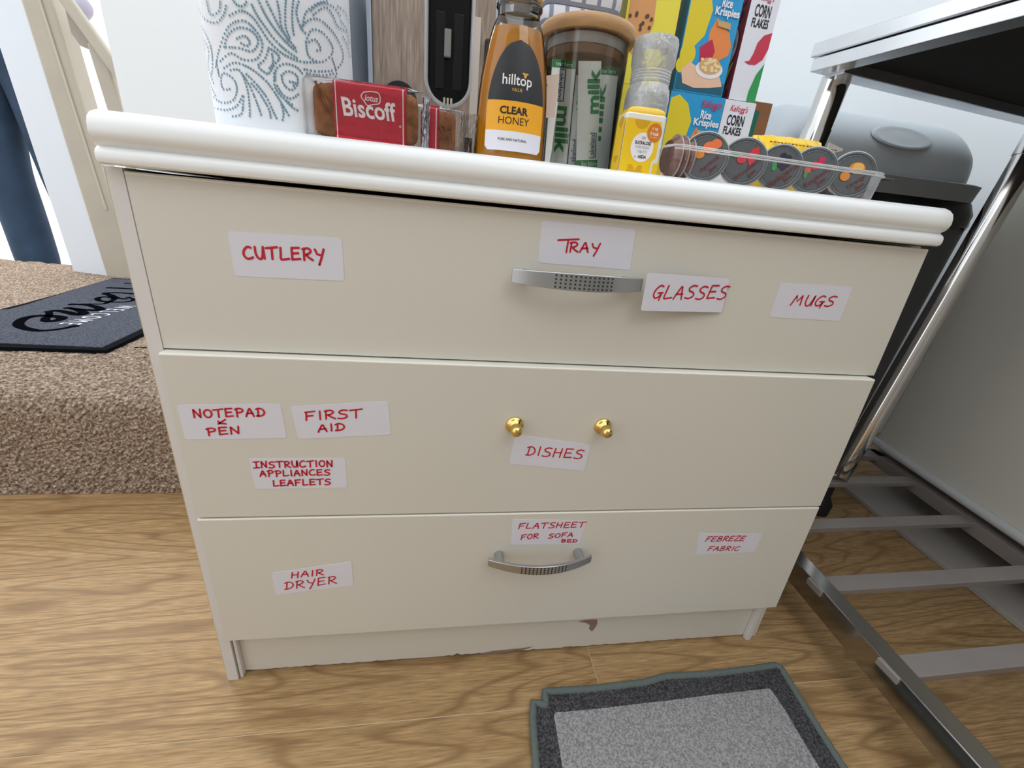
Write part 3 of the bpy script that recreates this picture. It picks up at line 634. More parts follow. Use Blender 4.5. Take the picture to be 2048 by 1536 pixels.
# ---------------------------------------------------------------- honey bottle
HY = .055
ho = thing('honey_bottle', (.3225, HY, WZ), 'squeezy clear bottle of amber honey with black, orange and white label', 'bottle')
HP = [(.0330, WZ), (.0345, WZ + .002), (.0348, WZ + .010), (.0342, WZ + .028), (.0332, WZ + .050), (.0312, WZ + .070), (.0285, WZ + .085), (.0258, WZ + .098), (.0232, WZ + .107), (.0208, WZ + .1125), (.0193, WZ + .1155)]
def hw(z):
    for i in range(len(HP) - 1):
        if HP[i][1] <= z <= HP[i + 1][1]: t = (z - HP[i][1]) / (HP[i + 1][1] - HP[i][1]); return HP[i][0] + (HP[i + 1][0] - HP[i][0]) * t
    return HP[-1][0]
HC = .3225; SYB = .68
HS = lambda u, v, d=0: Vector((u, HY - SYB * math.sqrt(max(0.0, (hw(v) + .0006 + d) ** 2 - (u - HC) ** 2)), v))
m = MB().use(mat('honey', 'F7B01A', .08, trans=.30, ior=1.25, coat=.5)); m.lathe([(max(.001, r - .0012), z + (.0008 if i == 0 else 0)) for i, (r, z) in enumerate(HP[:9])], (HC, HY), 48, SYB); m.build('honey', ho, smooth=60)
m = MB().use(clear('bottle_plastic', (.97, .94, .88), .04, .30, .01)); m.lathe(HP + [(.0185, WZ + .118), (.0185, WZ + .1195)], (HC, HY), 48, SYB, cap=False); m.build('shell', ho, smooth=60)
m = MB().use(clear('neck_plastic', (.45, .42, .40), .06, .5, .15)); m.lathe([(.0190, WZ + .1150), (.0192, WZ + .1210), (.0196, WZ + .1215), (.0208, WZ + .1225), (.0208, WZ + .1245), (.0185, WZ + .1255)], (HC, HY), 40, .95); m.build('neck', ho, smooth=50)
m = MB().use(mat('tan_cap', 'B98F5E', .5)); R = []
for z in (WZ + .1258, WZ + .128, WZ + .150, WZ + .152):
    r0 = .0200 if WZ + .127 < z < WZ + .151 else .0193
    R.append([(HC + (r0 + (.0004 if i % 2 else 0)) * math.cos(2 * math.pi * i / 90), HY + (r0 + (.0004 if i % 2 else 0)) * math.sin(2 * math.pi * i / 90), z) for i in range(90)])
m.loft(R); m.build('cap', ho, smooth=0)
# label bands following the curved front
lb = MB()
def lim(v):
    t = (v - (WZ + .050)) / .044
    w0 = .0268 if v < WZ + .040 else .0268 * math.sqrt(max(0, 1 - max(0, (v - (WZ + .034)) / .0615) ** 2.1))
    return min(w0, hw(v) - .002)
def band(mt, z0, z1, nz, d=.0004, wf=lim):
    lb.use(mt); V = []; K = 14
    for j in range(nz + 1):
        v = z0 + (z1 - z0) * j / nz; wv = wf(v)
        for k in range(K + 1): V.append(HS(HC + .001 + wv * (2 * k / K - 1), v, d))
    lb.add(V, [[j * (K + 1) + k, j * (K + 1) + k + 1, (j + 1) * (K + 1) + k + 1, (j + 1) * (K + 1) + k] for j in range(nz) for k in range(K)])
Z = lambda px, py: U(px, py, 1, HY - .022).z
zw, zo, zb_ = Z(1030, 304), Z(1030, 264), Z(1030, 203)
band(mat('label_white', 'ECECF6', .4), zw, zo, 5, wf=lambda v: .0268 * (1 - .10 * max(0, 1 - (v - zw) / .002)))
band(mat('label_amber', 'F6AE22', .4), zo, zb_, 6); band(mat('label_black', '23262A', .45), zb_, WZ + .0955, 16)
lb.build('label', ho, smooth=60)
q = MB().use(M_blackm); ZX = lambda px, py: (U(px, py, 1, HY - .022).x, U(px, py, 1, HY - .022).z)
def tx(s, px0, py0, px1, py1, **k):
    cx_ = (px0 + px1) / 2; q.text(HS, s, ZX(px0, py1)[0], ZX(cx_, py1)[1], ZX(px1, py0)[0], ZX(cx_, py0)[1], .0008, **k)
tx('CLEAR', 999, 214, 1057, 230, bold=.03); tx('HONEY', 996, 235, 1059, 250, bold=-.004); tx('PURE AND NATURAL', 995, 278, 1053, 283, bold=.01)
q.use(M_wht); tx('hilltop', 1004, 149, 1066, 178, bold=.012); q.use(mat('gold_print', 'D9A84A', .4)); tx('VALUE', 1023, 177, 1045, 184, bold=.01)
a = ZX(1051, 152); q.disc(HS, a[0], a[1], .0014, .002, .0009, 10); q.disc(HS, a[0] - .0016, a[1] + .0014, .0013, .0008, .0009, 8); q.disc(HS, a[0] + .0016, a[1] + .0014, .0013, .0008, .0009, 8)
q.build('print', ho, smooth=0)

# ---------------------------------------------------------------- glass jar with bamboo lid and milk sachets
JC = (.4050, .1206); JR = .0452; JT = WZ + .1265
ja = thing('storage_jar', (JC[0], JC[1], WZ), 'round glass jar with bamboo lid holding milk sachets', 'jar')
m = MB().use(clear('jar_glass', (.98, .99, .99), .02, .24, .01)); m.lathe([(.006, WZ), (JR - .003, WZ), (JR, WZ + .004), (JR, JT - .002), (JR + .0006, JT)], JC, 64, cap=False)
m.lathe([(JR - .003, WZ + .006), (JR - .0028, JT - .001)], JC, 64, cap=False); m.build('glass', ja, smooth=50)
M_bam = mat('bamboo', 'BE9568', .5, var=.12, vscale=50, stretch=(1, 1, 6), bump=.1, bscale=100)
m = MB().use(M_bam); m.lathe([(JR - .003, JT + .0002), (.0488, JT + .0004), (.0505, JT + .003), (.0508, JT + .008), (.0495, JT + .0115), (.046, JT + .013)], JC, 64); m.build('lid', ja, smooth=50)
m = MB().use(mat('seal_ring', 'B9B3AC', .3)); m.lathe([(JR - .0035, JT - .010), (JR - .0033, JT - .001)], JC, 48); m.build('seal', ja)
m = MB().use(mat('bamboo_plug', '94704C', .5, var=.1, vscale=40)); m.lathe([(JR - .006, JT - .019), (JR - .0045, JT - .018), (JR - .0045, JT - .0102)], JC, 48); m.build('plug', ja)
M_sach = mat('sachet_film', 'F6FAF8', .28, coat=.3, bump=.4, bscale=60)
M_grn = mat('milk_green', '1F8A4C', .4); M_nvy = mat('print_navy', '24406A', .4)
def sachet(pxt, pxb, wpx, yy, ztop_py, labl, grt, grb, milk=None, lake=None, flip=1, group='milk sachets in the jar'):
    zt = U(pxt, ztop_py, 1, yy).z; xt = U(pxt, ztop_py, 1, yy).x; zb = WZ + .0062; xb = U(pxb, 318, 1, yy).x
    wd = (U(pxt + wpx, ztop_py, 1, yy).x - xt); ax = Vector((xt - xb, 0, zt - zb)); H = ax.length; az = ax.normalized(); au = Vector((az.z, 0, -az.x))
    o0 = Vector((xb, yy, zb)); P = lambda u, v, d=0: o0 + au * (u * wd) + az * (v * H) + Vector((0, -d, 0))
    root = thing('milk_sachet', tuple(o0 + au * wd / 2), labl, 'sachet', group)
    m = MB().use(M_sach); V = []; K = 6; J = 16
    for sgn in (-1, 1):
        for j in range(J + 1):
            v = j / J; e = math.sin(math.pi * min(1, max(0, (v - .06) / .88))) ** .4 if .06 < v < .94 else 0
            for k in range(K + 1):
                u = k / K; V.append(P(u, v, sgn * (.0004 + .0016 * e * math.sin(math.pi * u) * (1 + .15 * math.sin(9 * v + k)))))
    nn = (K + 1) * (J + 1)
    F = [[a0 + j * (K + 1) + k + i for i in (0, 1, K + 2, K + 1)] for a0 in (0, nn) for j in range(J) for k in range(K)]
    m.add(V, F)
    m.use(M_grn)
    if grt: m.poly(P, [(0, .93), (1, .93), (1, 1), (0, 1)], .0008)
    if grb: m.poly(P, [(0, 0), (1, 0), (1, .075), (0, .075)], .0008)
    m.build('sachet', root, smooth=60)
    q = MB(); sh = .0024
    if milk: q.use(M_grn).text(P, 'milk', milk[0], milk[1], milk[2], milk[3], sh, bold=.035, rot=milk[4])
    if lake: q.use(M_nvy).text(P, 'Lakeland', lake[0], lake[1], lake[2], lake[3], sh, bold=.004, rot=lake[4]); q.poly(P, [(lake[2] + .03, lake[1]), (lake[2] + .07, lake[1]), (lake[2] + .07, lake[3]), (lake[2] + .03, lake[3])], sh)
    if grb: q.use(M_wht).text(P, 'Best Before', .25, .015, .95, .06, .0012)
    if grt: q.use(M_wht).text(P, 'tear here', .15, .945, .85, .985, .0012)
    if q.v: q.build('print', root, smooth=0)
    return root
sachet(1105, 1090, 48, .090, 118, 'sachet at the jar\'s left with green top edge and milk reading downwards', 1, 0, (.35, .12, .95, .58, -90), (.32, .62, .52, .92, -90))
sachet(1152, 1137, 26, .097, 150, 'narrow sachet half hidden between the two front sachets', 0, 0, (.2, .40, .95, .92, 90), (.1, .03, .6, .32, 90))
sachet(1157, 1154, 46, .0875, 122, 'front middle sachet with green Best Before strip at its foot', 0, 1, (.40, .52, .95, .93, 90), (.58, .09, .82, .34, 90))
sachet(1196, 1180, 42, .099, 133, 'rightmost sachet leaning behind with creased foil and green top', 1, 0, (.0, .30, .45, .85, 90), None)
a = [(1088, 152), (1118, 148), (1109, 233), (1090, 236)]
m = MB().use(mat('cream_card', 'E3CFC2', .6)); c_ = [U(x, y, 1, .076) for x, y in a]; m.prism(c_, (0, .0006, 0)); m.use(M_ink)
Pn = lambda px, py, d=0: U(px, py, 1, .0758 - d)
m.stroke(lambda a, b, d=0: Vector((a, .0757, b)), [(U(1090, 163, 1, .0757).x, U(1090, 163, 1, .0757).z), (U(1094, 170, 1, .0757).x, U(1094, 170, 1, .0757).z), (U(1091, 177, 1, .0757).x, U(1091, 177, 1, .0757).z)], .001)
tag(m.build('price_card', smooth=0, base=tuple(c_[3])), 'small cream card with red marks between honey bottle and jar', 'card')

# ---------------------------------------------------------------- salt grinder
sc_ = (.4700, .0895); so = thing('salt_grinder', (sc_[0], sc_[1], WZ), 'clear plastic salt grinder standing upright behind the yellow sweetener box', 'grinder')
M_gr = clear('ribbed_clear_plastic', (.96, .98, .99), .15, .45, .30, bump=.7, bscale=110, milk=.75)
m = MB().use(M_gr); m.lathe([(.005, WZ), (.021, WZ), (.0225, WZ + .004), (.0228, WZ + .078), (.0222, WZ + .084), (.0205, WZ + .088), (.0200, WZ + .090)], sc_, 40, cap=False); m.build('body', so, smooth=50)
m = MB().use(M_gr); pr_ = [(.0195, WZ + .0905)]
for k in range(5): pr_ += [(.0198, WZ + .0912 + .0026 * k), (.0206, WZ + .0925 + .0026 * k)]
pr_ += [(.0206, WZ + .105), (.0222, WZ + .108), (.0226, WZ + .126), (.0215, WZ + .1295), (.012, WZ + .1315), (.0005, WZ + .1315)]
m.lathe(pr_, sc_, 40, cap=False); m.build('cap', so, smooth=50)
m = MB().use(mat('sea_salt', 'F1F3F6', .5, bump=.5, bscale=300)); V = []
m.lathe([(.0208, WZ + .002), (.0208, WZ + .077), (.016, WZ + .082), (.006, WZ + .085)], sc_, 28)
for i in range(260):
    a = random.uniform(0, 6.283); r = .0205 * math.sqrt(random.random()); s_ = random.uniform(.0008, .0016); x, y, z = sc_[0] + r * math.cos(a), sc_[1] + r * math.sin(a), WZ + random.uniform(.068, .087)
    m.box(x - s_, x + s_, y - s_, y + s_, z - s_, z + s_)
sl = m.build('salt', so, smooth=0, kind='stuff')

# ---------------------------------------------------------------- sweetener dispenser
a = U(1237, 330, 1, .03).x; SX0 = .4292; SX1 = .4705; SY0 = .0300; SY1 = .0530; ST = WZ + .0515
so = thing('sweetener_dispenser', ((SX0 + SX1) / 2, (SY0 + SY1) / 2, WZ), 'small yellow and white plastic sweetener tablet box in front of the salt grinder', 'dispenser')
M_yel = mat('yellow_plastic', 'F5C90E', .3, coat=.3); M_whp = mat('white_plastic', 'F3F1EC', .3)
cx = (SX0 + SX1) / 2; cy = (SY0 + SY1) / 2; hx = (SX1 - SX0) / 2; hy = (SY1 - SY0) / 2
m = MB().use(M_whp); m.sup([(cx, cy, hx - .001, hy - .001, WZ), (cx, cy, hx, hy, WZ + .002), (cx, cy, hx, hy, ST), (cx, cy, hx - .001, hy - .001, ST + .001)], 48, 10); m.build('body', so, smooth=30)
m = MB().use(M_yel); R = []
for k in range(6): t = k / 5; R.append((cx + .001 * t, cy, hx - .0012 - .015 * t ** 3, hy - .001 - .004 * t ** 2, ST + .001 + .0062 * math.sin(t * math.pi / 2)))
m.sup(R, 48, 8); m.build('lid', so, smooth=50)
P = plane((SX0, SY0, WZ), (1, 0, 0), (0, 0, 1)); WW = SX1 - SX0; HH = ST - WZ
m = MB().use(mat('yellow_label', 'F4C812', .4)); m.poly(P, [(.0005, .0003), (WW - .0085, .0003), (WW - .0085, .013), (WW - .0050, .0165), (WW - .0046, HH - .0085), (WW - .0056, HH - .0045), (.0005, HH - .004)], .0003)
m.poly(P, [(WW - .0065, .0003), (WW - .0012, .0003), (WW - .0012, .0115), (WW - .0065, .0115)], .0003)
Ps = plane((SX0, SY1, WZ), (0, -1, 0), (0, 0, 1)); m.poly(Ps, [(.001, .0003), (.0222, .0003), (.0222, HH - .004), (.001, HH - .004)], .0003)
m.use(mat('label_ochre', 'D9A60E', .4)); m.disc(P, .0165, HH - .0045, .0075, d=.0004, a0=180, a1=360); m.disc(P, .0165, .004, .0085, d=.0004, a0=180, a1=360, n=16); m.poly(P, [(.009, .0085), (.0135, .0085), (.0165, .003), (.0195, .0085), (.024, .0085), (.024, .0055), (.019, .0006), (.014, .0006), (.009, .0055)], .0004)
m.disc(Ps, .012, .016, .006, d=.0004, a0=180, a1=360); m.disc(Ps, .012, HH - .006, .005, d=.0004)
m.use(M_wht).disc(P, .0205, .0240, .0118, .0128, .0005, 32); m.use(mat('label_orange', 'D97C14', .4)).disc(P, .0305, .0375, .0074, .0080, .0007, 28)
m.build('label', so, smooth=0)
q = MB().use(mat('print_grey', '8C93A0', .5)); q.text(P, '300', .0185, .0310, .0228, .0334, .0007); q.text(P, 'SWEETENER', .0135, .0230, .0278, .0254, .0007, bold=-.005); q.text(P, 'TABLETS', .0155, .0192, .0262, .0216, .0007, bold=-.005); q.text(P, 'by', .0137, .0142, .0160, .0170, .0007)
q.use(M_blackm).text(P, 'SUCRALOSE', .0125, .0265, .0290, .0295, .0007, bold=.03); q.text(P, 'ASDA', .0175, .0146, .0263, .0176, .0007, bold=.04)
q.use(M_wht).text(P, '1 kJ', .0278, .0390, .0330, .0420, .0009, bold=.03); q.text(P, '0 kcal', .0262, .0352, .0345, .0383, .0009, bold=.03); q.text(P, 'per tablet', .0268, .0328, .0340, .0342, .0009)
q.build('print', so, smooth=0)

# ---------------------------------------------------------------- variety cereal boxes, two layers
def cereal(x0, x1, y0, y1, z0, z1, side, frontm, label, art, sideart=None):
    o = thing('cereal_box', ((x0 + x1) / 2, (y0 + y1) / 2, z0), label, 'cereal box', 'small cereal boxes stacked in two layers')
    m = MB().use(side).box(x0, x1, y0, y1, z0, z1); m.build('carton', o, smooth=0, bevel=.0008)
    P = plane((x0, y0, z0), (x1 - x0, 0, 0), (0, 0, z1 - z0)); sc2 = lambda u, v, d=0: P(u, v, 0) + Vector((0, -d, 0))
    q = MB().use(frontm).poly(sc2, [(0.005, 0.005), (.995, .005), (.995, .995), (.005, .995)], .0003); art(q, sc2)
    if sideart:
        Ls = lambda u, v, d=0: Vector((x0 - d, y1 + (y0 - y1) * u, z0 + (z1 - z0) * v)); sideart(q, Ls)
    q.build('print', o, smooth=0); return o
M_teal = mat('carton_teal', '0E5F78', .45); M_blue = mat('carton_blue', '1E9BD6', .4); M_cyel = mat('carton_yellow', 'EBDD44', .45); M_cwh = mat('carton_white', 'E6E8F4', .45)
M_maroon = mat('carton_maroon', '7E1530', .45); M_kred = mat('script_red', 'C01A44', .5); M_pyel = mat('print_yellow', 'E2CC22', .45); M_por = mat('print_orange', 'E98A46', .5); M_ppk = mat('print_peach', 'EDC3A6', .5)
M_pgr = mat('print_green', '2E9A55', .45); M_pfe = mat('print_feather', 'C8324E', .45); M_blk = mat('print_black', '1B1F2B', .5); M_olive = mat('carton_olive', 'B9AE2A', .5); M_flake = mat('print_grain', 'D9AE74', .6)
def art_rk(full):
    def f(q, P):
        e = .0006
        q.use(M_pyel).poly(P, [(.02, .30), (.02, .93), (.16, .97), (.34, .90), (.46, .74), (.40, .52), (.22, .40)], e)
        q.use(M_por).poly(P, [(.48, .56), (.58, .69), (.68, .63), (.86, .58), (.96, .46), (.93, .38), (.70, .30), (.52, .38)], e)
        q.use(M_pyel).disc(P, .15, .34, .15, .10, e); q.disc(P, .06, .24, .10, .07, e)
        q.use(M_teal).poly(P, [(.02, .02), (.98, .02), (.98, .12), (.6, .16), (.3, .12), (.02, .17)], e)
        q.use(M_kred).poly(P, [(.36, .42), (.56, .50), (.66, .40), (.60, .26), (.44, .22)], e * 1.3)
        q.use(M_ppk).poly(P, [(.08, .20), (.22, .28), (.34, .25), (.55, .30), (.80, .24), (.95, .10), (.7, .07), (.4, .05), (.15, .08)], e * 1.5)
        q.use(M_wht).disc(P, .62, .235, .27, .085, e * 2); q.use(M_flake).disc(P, .62, .265, .22, .075, e * 2.4)
        rr = random.Random(3)
        q.use(mat('print_grain_light', 'F0D7A8', .6))
        for i in range(22): q.disc(P, .62 + rr.uniform(-.18, .18), .27 + rr.uniform(-.05, .06), .035, .016, e * 2.8, 8)
        q.use(M_kred).text(P, "Kellogg's", .58, .865, .95, .955, e * 3, bold=.01, shear=.35)
        q.use(M_wht).text(P, 'Rice', .60, .775, .80, .855, e * 3, bold=.03); q.text(P, 'Krispies', .50, .685, .97, .775, e * 3, bold=.03)
        q.use(mat('print_tan', 'C9A46A', .5)).poly(P, [(.60, .615), (.86, .60), (.84, .655), (.58, .665)], e * 3)
    return f
def art_cf(q, P):
    e = .0006
    q.use(M_kred).text(P, "Kellogg's", .26, .875, .78, .955, e, bold=.01, shear=.35)
    q.use(M_blk).text(P, 'CORN', .20, .755, .76, .862, e, bold=.03); q.text(P, 'FLAKES', .18, .665, .78, .745, e, bold=.03)
    c = [(.25, .36), (.42, .375), (.50, .44), (.56, .54), (.72, .61), (.99, .645), (.99, .50), (.88, .40), (.66, .345), (.42, .34)]
    q.use(M_pfe).poly(P, c, e)
    q.use(M_pgr).poly(P, [(.66, .005), (.66, .10), (.78, .26), (.99, .37), (.99, .005)], e)
def side_cf(q, P):
    e = .0005; q.use(M_wht).disc(P, .52, .52, .30, .17, e); q.use(M_pgr).disc(P, .55, .55, .13, .06, e * 2); q.disc(P, .5, .42, .12, .05, e * 2)
    q.use(M_pyel).poly(P, [(.3, .12), (.5, .22), (.75, .36), (.85, .36), (.7, .22), (.5, .10)], e * 2)
    q.use(M_blk).disc(P, .62, .08, .18, .055, e * 2); q.use(mat('print_pink', 'C9748A', .5)).disc(P, .62, .95, .2, .08, e); q.disc(P, .5, .80, .2, .07, e)
    q.use(M_maroon).disc(P, .62, .95, .17, .07, e * 2); q.disc(P, .5, .80, .17, .06, e * 2)
def art_cp(q, P):
    e = .0006; q.use(M_wht).disc(P, .72, .90, .17, .085, e); q.use(mat('choc_brown', '3A2218', .6)).text(P, 'Coco', .60, .895, .84, .945, e * 2, bold=.03); q.text(P, 'pops', .60, .845, .84, .895, e * 2, bold=.03)
    q.use(mat('print_tan2', 'D79A5E', .5)).poly(P, [(.05, .97), (.40, .99), (.52, .82), (.55, .55), (.44, .34), (.25, .25), (.04, .35)], e)
    q.use(mat('print_bluegrey', '5E6C9A', .5)).poly(P, [(.18, .99), (.42, .99), (.50, .88), (.30, .92)], e * 2)
    q.use(mat('choc2', '5A3A28', .6)); rr = random.Random(5)
    for i in range(18): q.disc(P, rr.uniform(.08, .5), rr.uniform(.30, .62), .03, .018, e * 2, 8)
    q.use(mat('choc_dark', '20140F', .6)).disc(P, .85, .36, .09, .06, e)
BY = .2; LT = WZ + .1195; UT = LT + .119
cereal(.5475, .6175, BY, BY + .045, LT + .0006, UT, M_teal, M_blue, 'blue Rice Krispies cereal box in the upper layer', art_rk(1))
cereal(.6285, .6680, BY + .002, BY + .045, LT + .0006, UT + .001, M_maroon, M_cwh, 'white Corn Flakes box with maroon side in the upper layer', art_cf, side_cf)
cereal(.4700, .5375, BY + .002, BY + .046, LT + .0006, UT, M_olive, M_cyel, 'yellow Coco Pops cereal box at the left of the upper layer', art_cp)
cereal(.5440, .6215, BY - .004, BY + .045, WZ, LT, M_teal, M_blue, 'blue Rice Krispies cereal box in the lower layer behind the jam pots', art_rk(0))
cereal(.6225, .6680, BY - .003, BY + .045, WZ, LT - .0005, M_cwh, M_cwh, 'white Corn Flakes box in the lower layer beside the brown carton', lambda q, P: (q.use(M_kred).text(P, "Kellogg's", .20, .875, .78, .955, .0006, bold=.01, shear=.35), q.use(M_blk).text(P, 'CORN', .18, .755, .74, .862, .0006, bold=.03), q.text(P, 'FLAKES', .14, .665, .72, .745, .0006, bold=.03), q.use(M_kred).disc(P, .70, .38, .36, .19, .0006)))
cereal(.4720, .5430, BY - .002, BY + .045, WZ, LT, M_olive, mat('carton_yellow2', 'E6D433', .45), 'yellow cereal box in the lower layer behind the salt grinder', lambda q, P: (q.use(M_kred).disc(P, .92, .93, .03, .015, .0006), q.use(M_blk).disc(P, .90, .83, .03, .018, .0006)))
# brown and green carton
cz = U(1530, 205, 1, .262).z
co = thing('coffee_carton', (.70, .30, WZ), 'brown carton with green panel standing behind the white cereal boxes', 'carton')
M_kraft = mat('kraft_brown', '8A5E38', .6, var=.08, vscale=30)
xr = U(1546, 208, 1, .262).x; MB().use(M_kraft).box(.672, xr, .262, .34, WZ, cz).build('carton', co, smooth=0, bevel=.0006)
P = plane((.672, .262, WZ), (1, 0, 0), (0, 0, 1)); q = MB().use(mat('carton_green', '0F6B5C', .5)); ww = xr - .672; hh = cz - WZ
q.poly(P, [(.001, .001), (.022, .001), (ww - .022, .06), (ww - .018, hh - .012), (.001, hh - .008)], .0003)
q.use(mat('red_tick', 'B2321C', .5)).poly(P, [(ww - .030, .075), (ww - .020, .080), (ww - .012, .092), (ww - .018, .092), (ww - .026, .086)], .0006)
q.use(M_wht).text(P, 'COFFEE', .004, .052, ww - .012, .070, .0006, bold=.03); q.poly(P, [(.012, .076), (.042, .076), (.042, .080), (.012, .080)], .0006); q.build('print', co, smooth=0)

# ---------------------------------------------------------------- black tea box and checked towel
tb = thing('tea_box', (.41, .225, WZ), 'black carton of tea seen through the glass jar', 'carton')
MB().use(mat('carton_black', '1A1D1E', .5)).box(.352, .468, .178, .25, WZ, WZ + .128).build('carton', tb, smooth=0, bevel=.0008)
P = plane((.352, .178, WZ), (1, 0, 0), (0, 0, 1)); q = MB().use(mat('tea_green', '3E6B3A', .5)).poly(P, [(.001, .060), (.115, .060), (.115, .078), (.001, .078)], .0003)
q.use(M_wht).text(P, 'Tea', .082, .100, .094, .105, .0005); q.use(mat('tea_white', 'D8D2C2', .5)).poly(P, [(.03, .085), (.05, .085), (.05, .086), (.03, .086)], .0005); q.build('print', tb, smooth=0)
M_towel = bpy.data.materials.new('checked_cotton'); M_towel.use_nodes = True; nt = M_towel.node_tree; b = nt.nodes['Principled BSDF']; b.inputs['Roughness'].default_value = .95
tc = nt.nodes.new('ShaderNodeTexCoord'); sp = nt.nodes.new('ShaderNodeSeparateXYZ'); nt.links.new(tc.outputs['Object'], sp.inputs[0]); ms = []
for i in (0, 2):
    a_ = nt.nodes.new('ShaderNodeMath'); a_.operation = 'MULTIPLY_ADD'; a_.inputs[1].default_value = 55; a_.inputs[2].default_value = 100.2; f_ = nt.nodes.new('ShaderNodeMath'); f_.operation = 'FRACT'; g_ = nt.nodes.new('ShaderNodeMath'); g_.operation = 'LESS_THAN'; g_.inputs[1].default_value = .26
    nt.links.new(sp.outputs[i], a_.inputs[0]); nt.links.new(a_.outputs[0], f_.inputs[0]); nt.links.new(f_.outputs[0], g_.inputs[0]); ms.append(g_)
mx_ = nt.nodes.new('ShaderNodeMath'); mx_.operation = 'MAXIMUM'; nt.links.new(ms[0].outputs[0], mx_.inputs[0]); nt.links.new(ms[1].outputs[0], mx_.inputs[1])
mc = nt.nodes.new('ShaderNodeMix'); mc.data_type = 'RGBA'; mc.inputs['A'].default_value = lin('DCDDE2'); mc.inputs['B'].default_value = lin('8A90A0'); nt.links.new(mx_.outputs[0], mc.inputs['Factor']); nt.links.new(mc.outputs['Result'], b.inputs['Base Color'])
m = MB().use(M_towel)
for k in range(4): m.sup([(.412, .215, .045, .034, WZ + .1285 + .026 * k), (.412, .215, .048, .037, WZ + .137 + .026 * k), (.412, .215, .048, .037, WZ + .147 + .026 * k), (.412, .215, .045, .034, WZ + .154 + .026 * k)], 40, 6)
tag(m.build('tea_towel', smooth=60, base=(.412, .215, WZ + .1285)), 'folded white cotton towel with grey check behind the bamboo lid', 'towel')

# ---------------------------------------------------------------- jam pots in clear tray
M_lid = mat('lid_foil_grey', '5C6063', .35, metal=.35, bump=.25, bscale=160); M_rim = mat('lid_rim', '9A9C9E', .25, metal=.4); M_potc = clear('pot_clear', (.9, .9, .9), .1, .5, .2)
def frut(q, P, kind):
    e = .0007
    if kind == 'apricot':
        q.use(mat('apricot', 'E9743A', .5)).disc(P, .15, .30, .30, .27, e); q.disc(P, .42, .48, .24, .22, e * 1.1); q.use(mat('apricot2', 'E38A1E', .5)).disc(P, -.25, -.02, .22, .2, e * 1.2); q.use(M_pgr).disc(P, -.50, -.22, .14, .10, e)
    if kind == 'strawberry':
        q.use(mat('strawberry', 'CF2A3A', .5)).poly(P, [(.1, .1), (.28, .5), (.55, .62), (.62, .3), (.45, -.1), (.3, -.28)], e); q.disc(P, -.12, .0, .22, .2, e * 1.2); q.use(M_pgr).disc(P, -.42, .12, .14, .07, e)
    if kind == 'blackcurrant':
        q.use(mat('currant', '23233B', .35))
        for a, b2 in ((.1, .2), (.3, .35), (.05, .45), (.32, .08), (.15, -.1), (-.05, .05)): q.disc(P, a, b2, .15, .15, e + .0001 * a)
        q.use(M_pgr).disc(P, -.28, -.1, .12, .22, e)
    if kind == 'raspberry':
        q.use(mat('raspberry', 'C4244E', .5)).disc(P, .0, .12, .2, .22, e); q.disc(P, .26, .38, .16, .18, e); q.use(mat('rasp2', 'C8603A', .5)).disc(P, -.28, -.12, .16, .14, e); q.use(M_pgr).disc(P, -.32, -.35, .08, .16, e)
    if kind == 'orange':
        q.use(mat('orange_peel', 'E58A22', .5)).disc(P, .12, .22, .36, .28, e); q.disc(P, -.32, -.20, .22, .22, e * 1.05); q.use(mat('orange_flesh', 'EDB455', .5)).disc(P, .16, .28, .25, .19, e * 1.3)
def jam_pot(c, r, nrm, up, kind, word, label, cap=True):
    nrm = Vector(nrm).normalized(); uu = Vector(up); uu = (uu - nrm * uu.dot(nrm)).normalized(); rt = uu.cross(nrm)
    c = Vector(c); o = thing('jam_pot', tuple(c), label, 'jam pot', 'single serve jam pots in the clear tray')
    ring = lambda rr, d, wob_=0: [c + (rt * math.cos(a) + uu * math.sin(a)) * (rr + (wob_ if i % 2 else 0)) + nrm * d for i, a in enumerate([2 * math.pi * k / 48 for k in range(48)])]
    col = {'apricot': 'B0602E', 'strawberry': '8E2A28', 'blackcurrant': '3A1E30', 'raspberry': '8A1F36', 'orange': 'B8672A'}[kind]
    m = MB().use(mat('jam_' + kind, col, .25, coat=.6)); m.loft([ring(r * .90, -.0014), ring(r * .84, -.010), ring(r * .74, -.0165), ring(r * .68, -.017)]); m.build('tub', o, smooth=50)
    m = MB().use(M_rim); m.loft([ring(r, -.0012), ring(r * 1.02, -.0004), ring(r, .0003), ring(r * .96, .0006)], cap=False); m.build('rim', o, smooth=60)
    m = MB().use(M_lid); m.loft([ring(r * .99, -.0008), ring(r * .98, .0002, .0004), ring(r * .90, .0004), ring(r * .84, -.0002, .0003), ring(r * .80, .0003)]); m.build('foil_lid', o, smooth=20)
    P = lambda u, v, d=0: c + (rt * u + uu * v) * r * .8 + nrm * (.0004 + d); q = MB(); frut(q, lambda u, v, d=0: P(u * 1.15 - .02, v * 1.1 + .12, d), kind)
    A = math.radians(44); ca, sa = math.cos(A), math.sin(A)
    PT = lambda u, v, d=0: P(u * ca - v * sa, u * sa + v * ca, d)
    q.use(mat('print_darkred', '6E1A24', .5)); w_ = .085 * len(word); q.text(PT, word, -w_ - .02, -.62, w_ - .02, -.30, .0007, bold=.01); q.text(PT, 'Jam', -.26, -.93, .22, -.64, .0007, bold=.01)
    q.use(mat('print_grey2', '3C3E40', .6)); 
    for i in range(22): a = math.radians(40 + 100 * i / 21); q.disc(P, 1.0 * math.cos(a), 1.0 * math.sin(a), .022, .03, .0004, 5)
    q.build('print', o, smooth=0); return o
JN = (-.30, -1, .16)
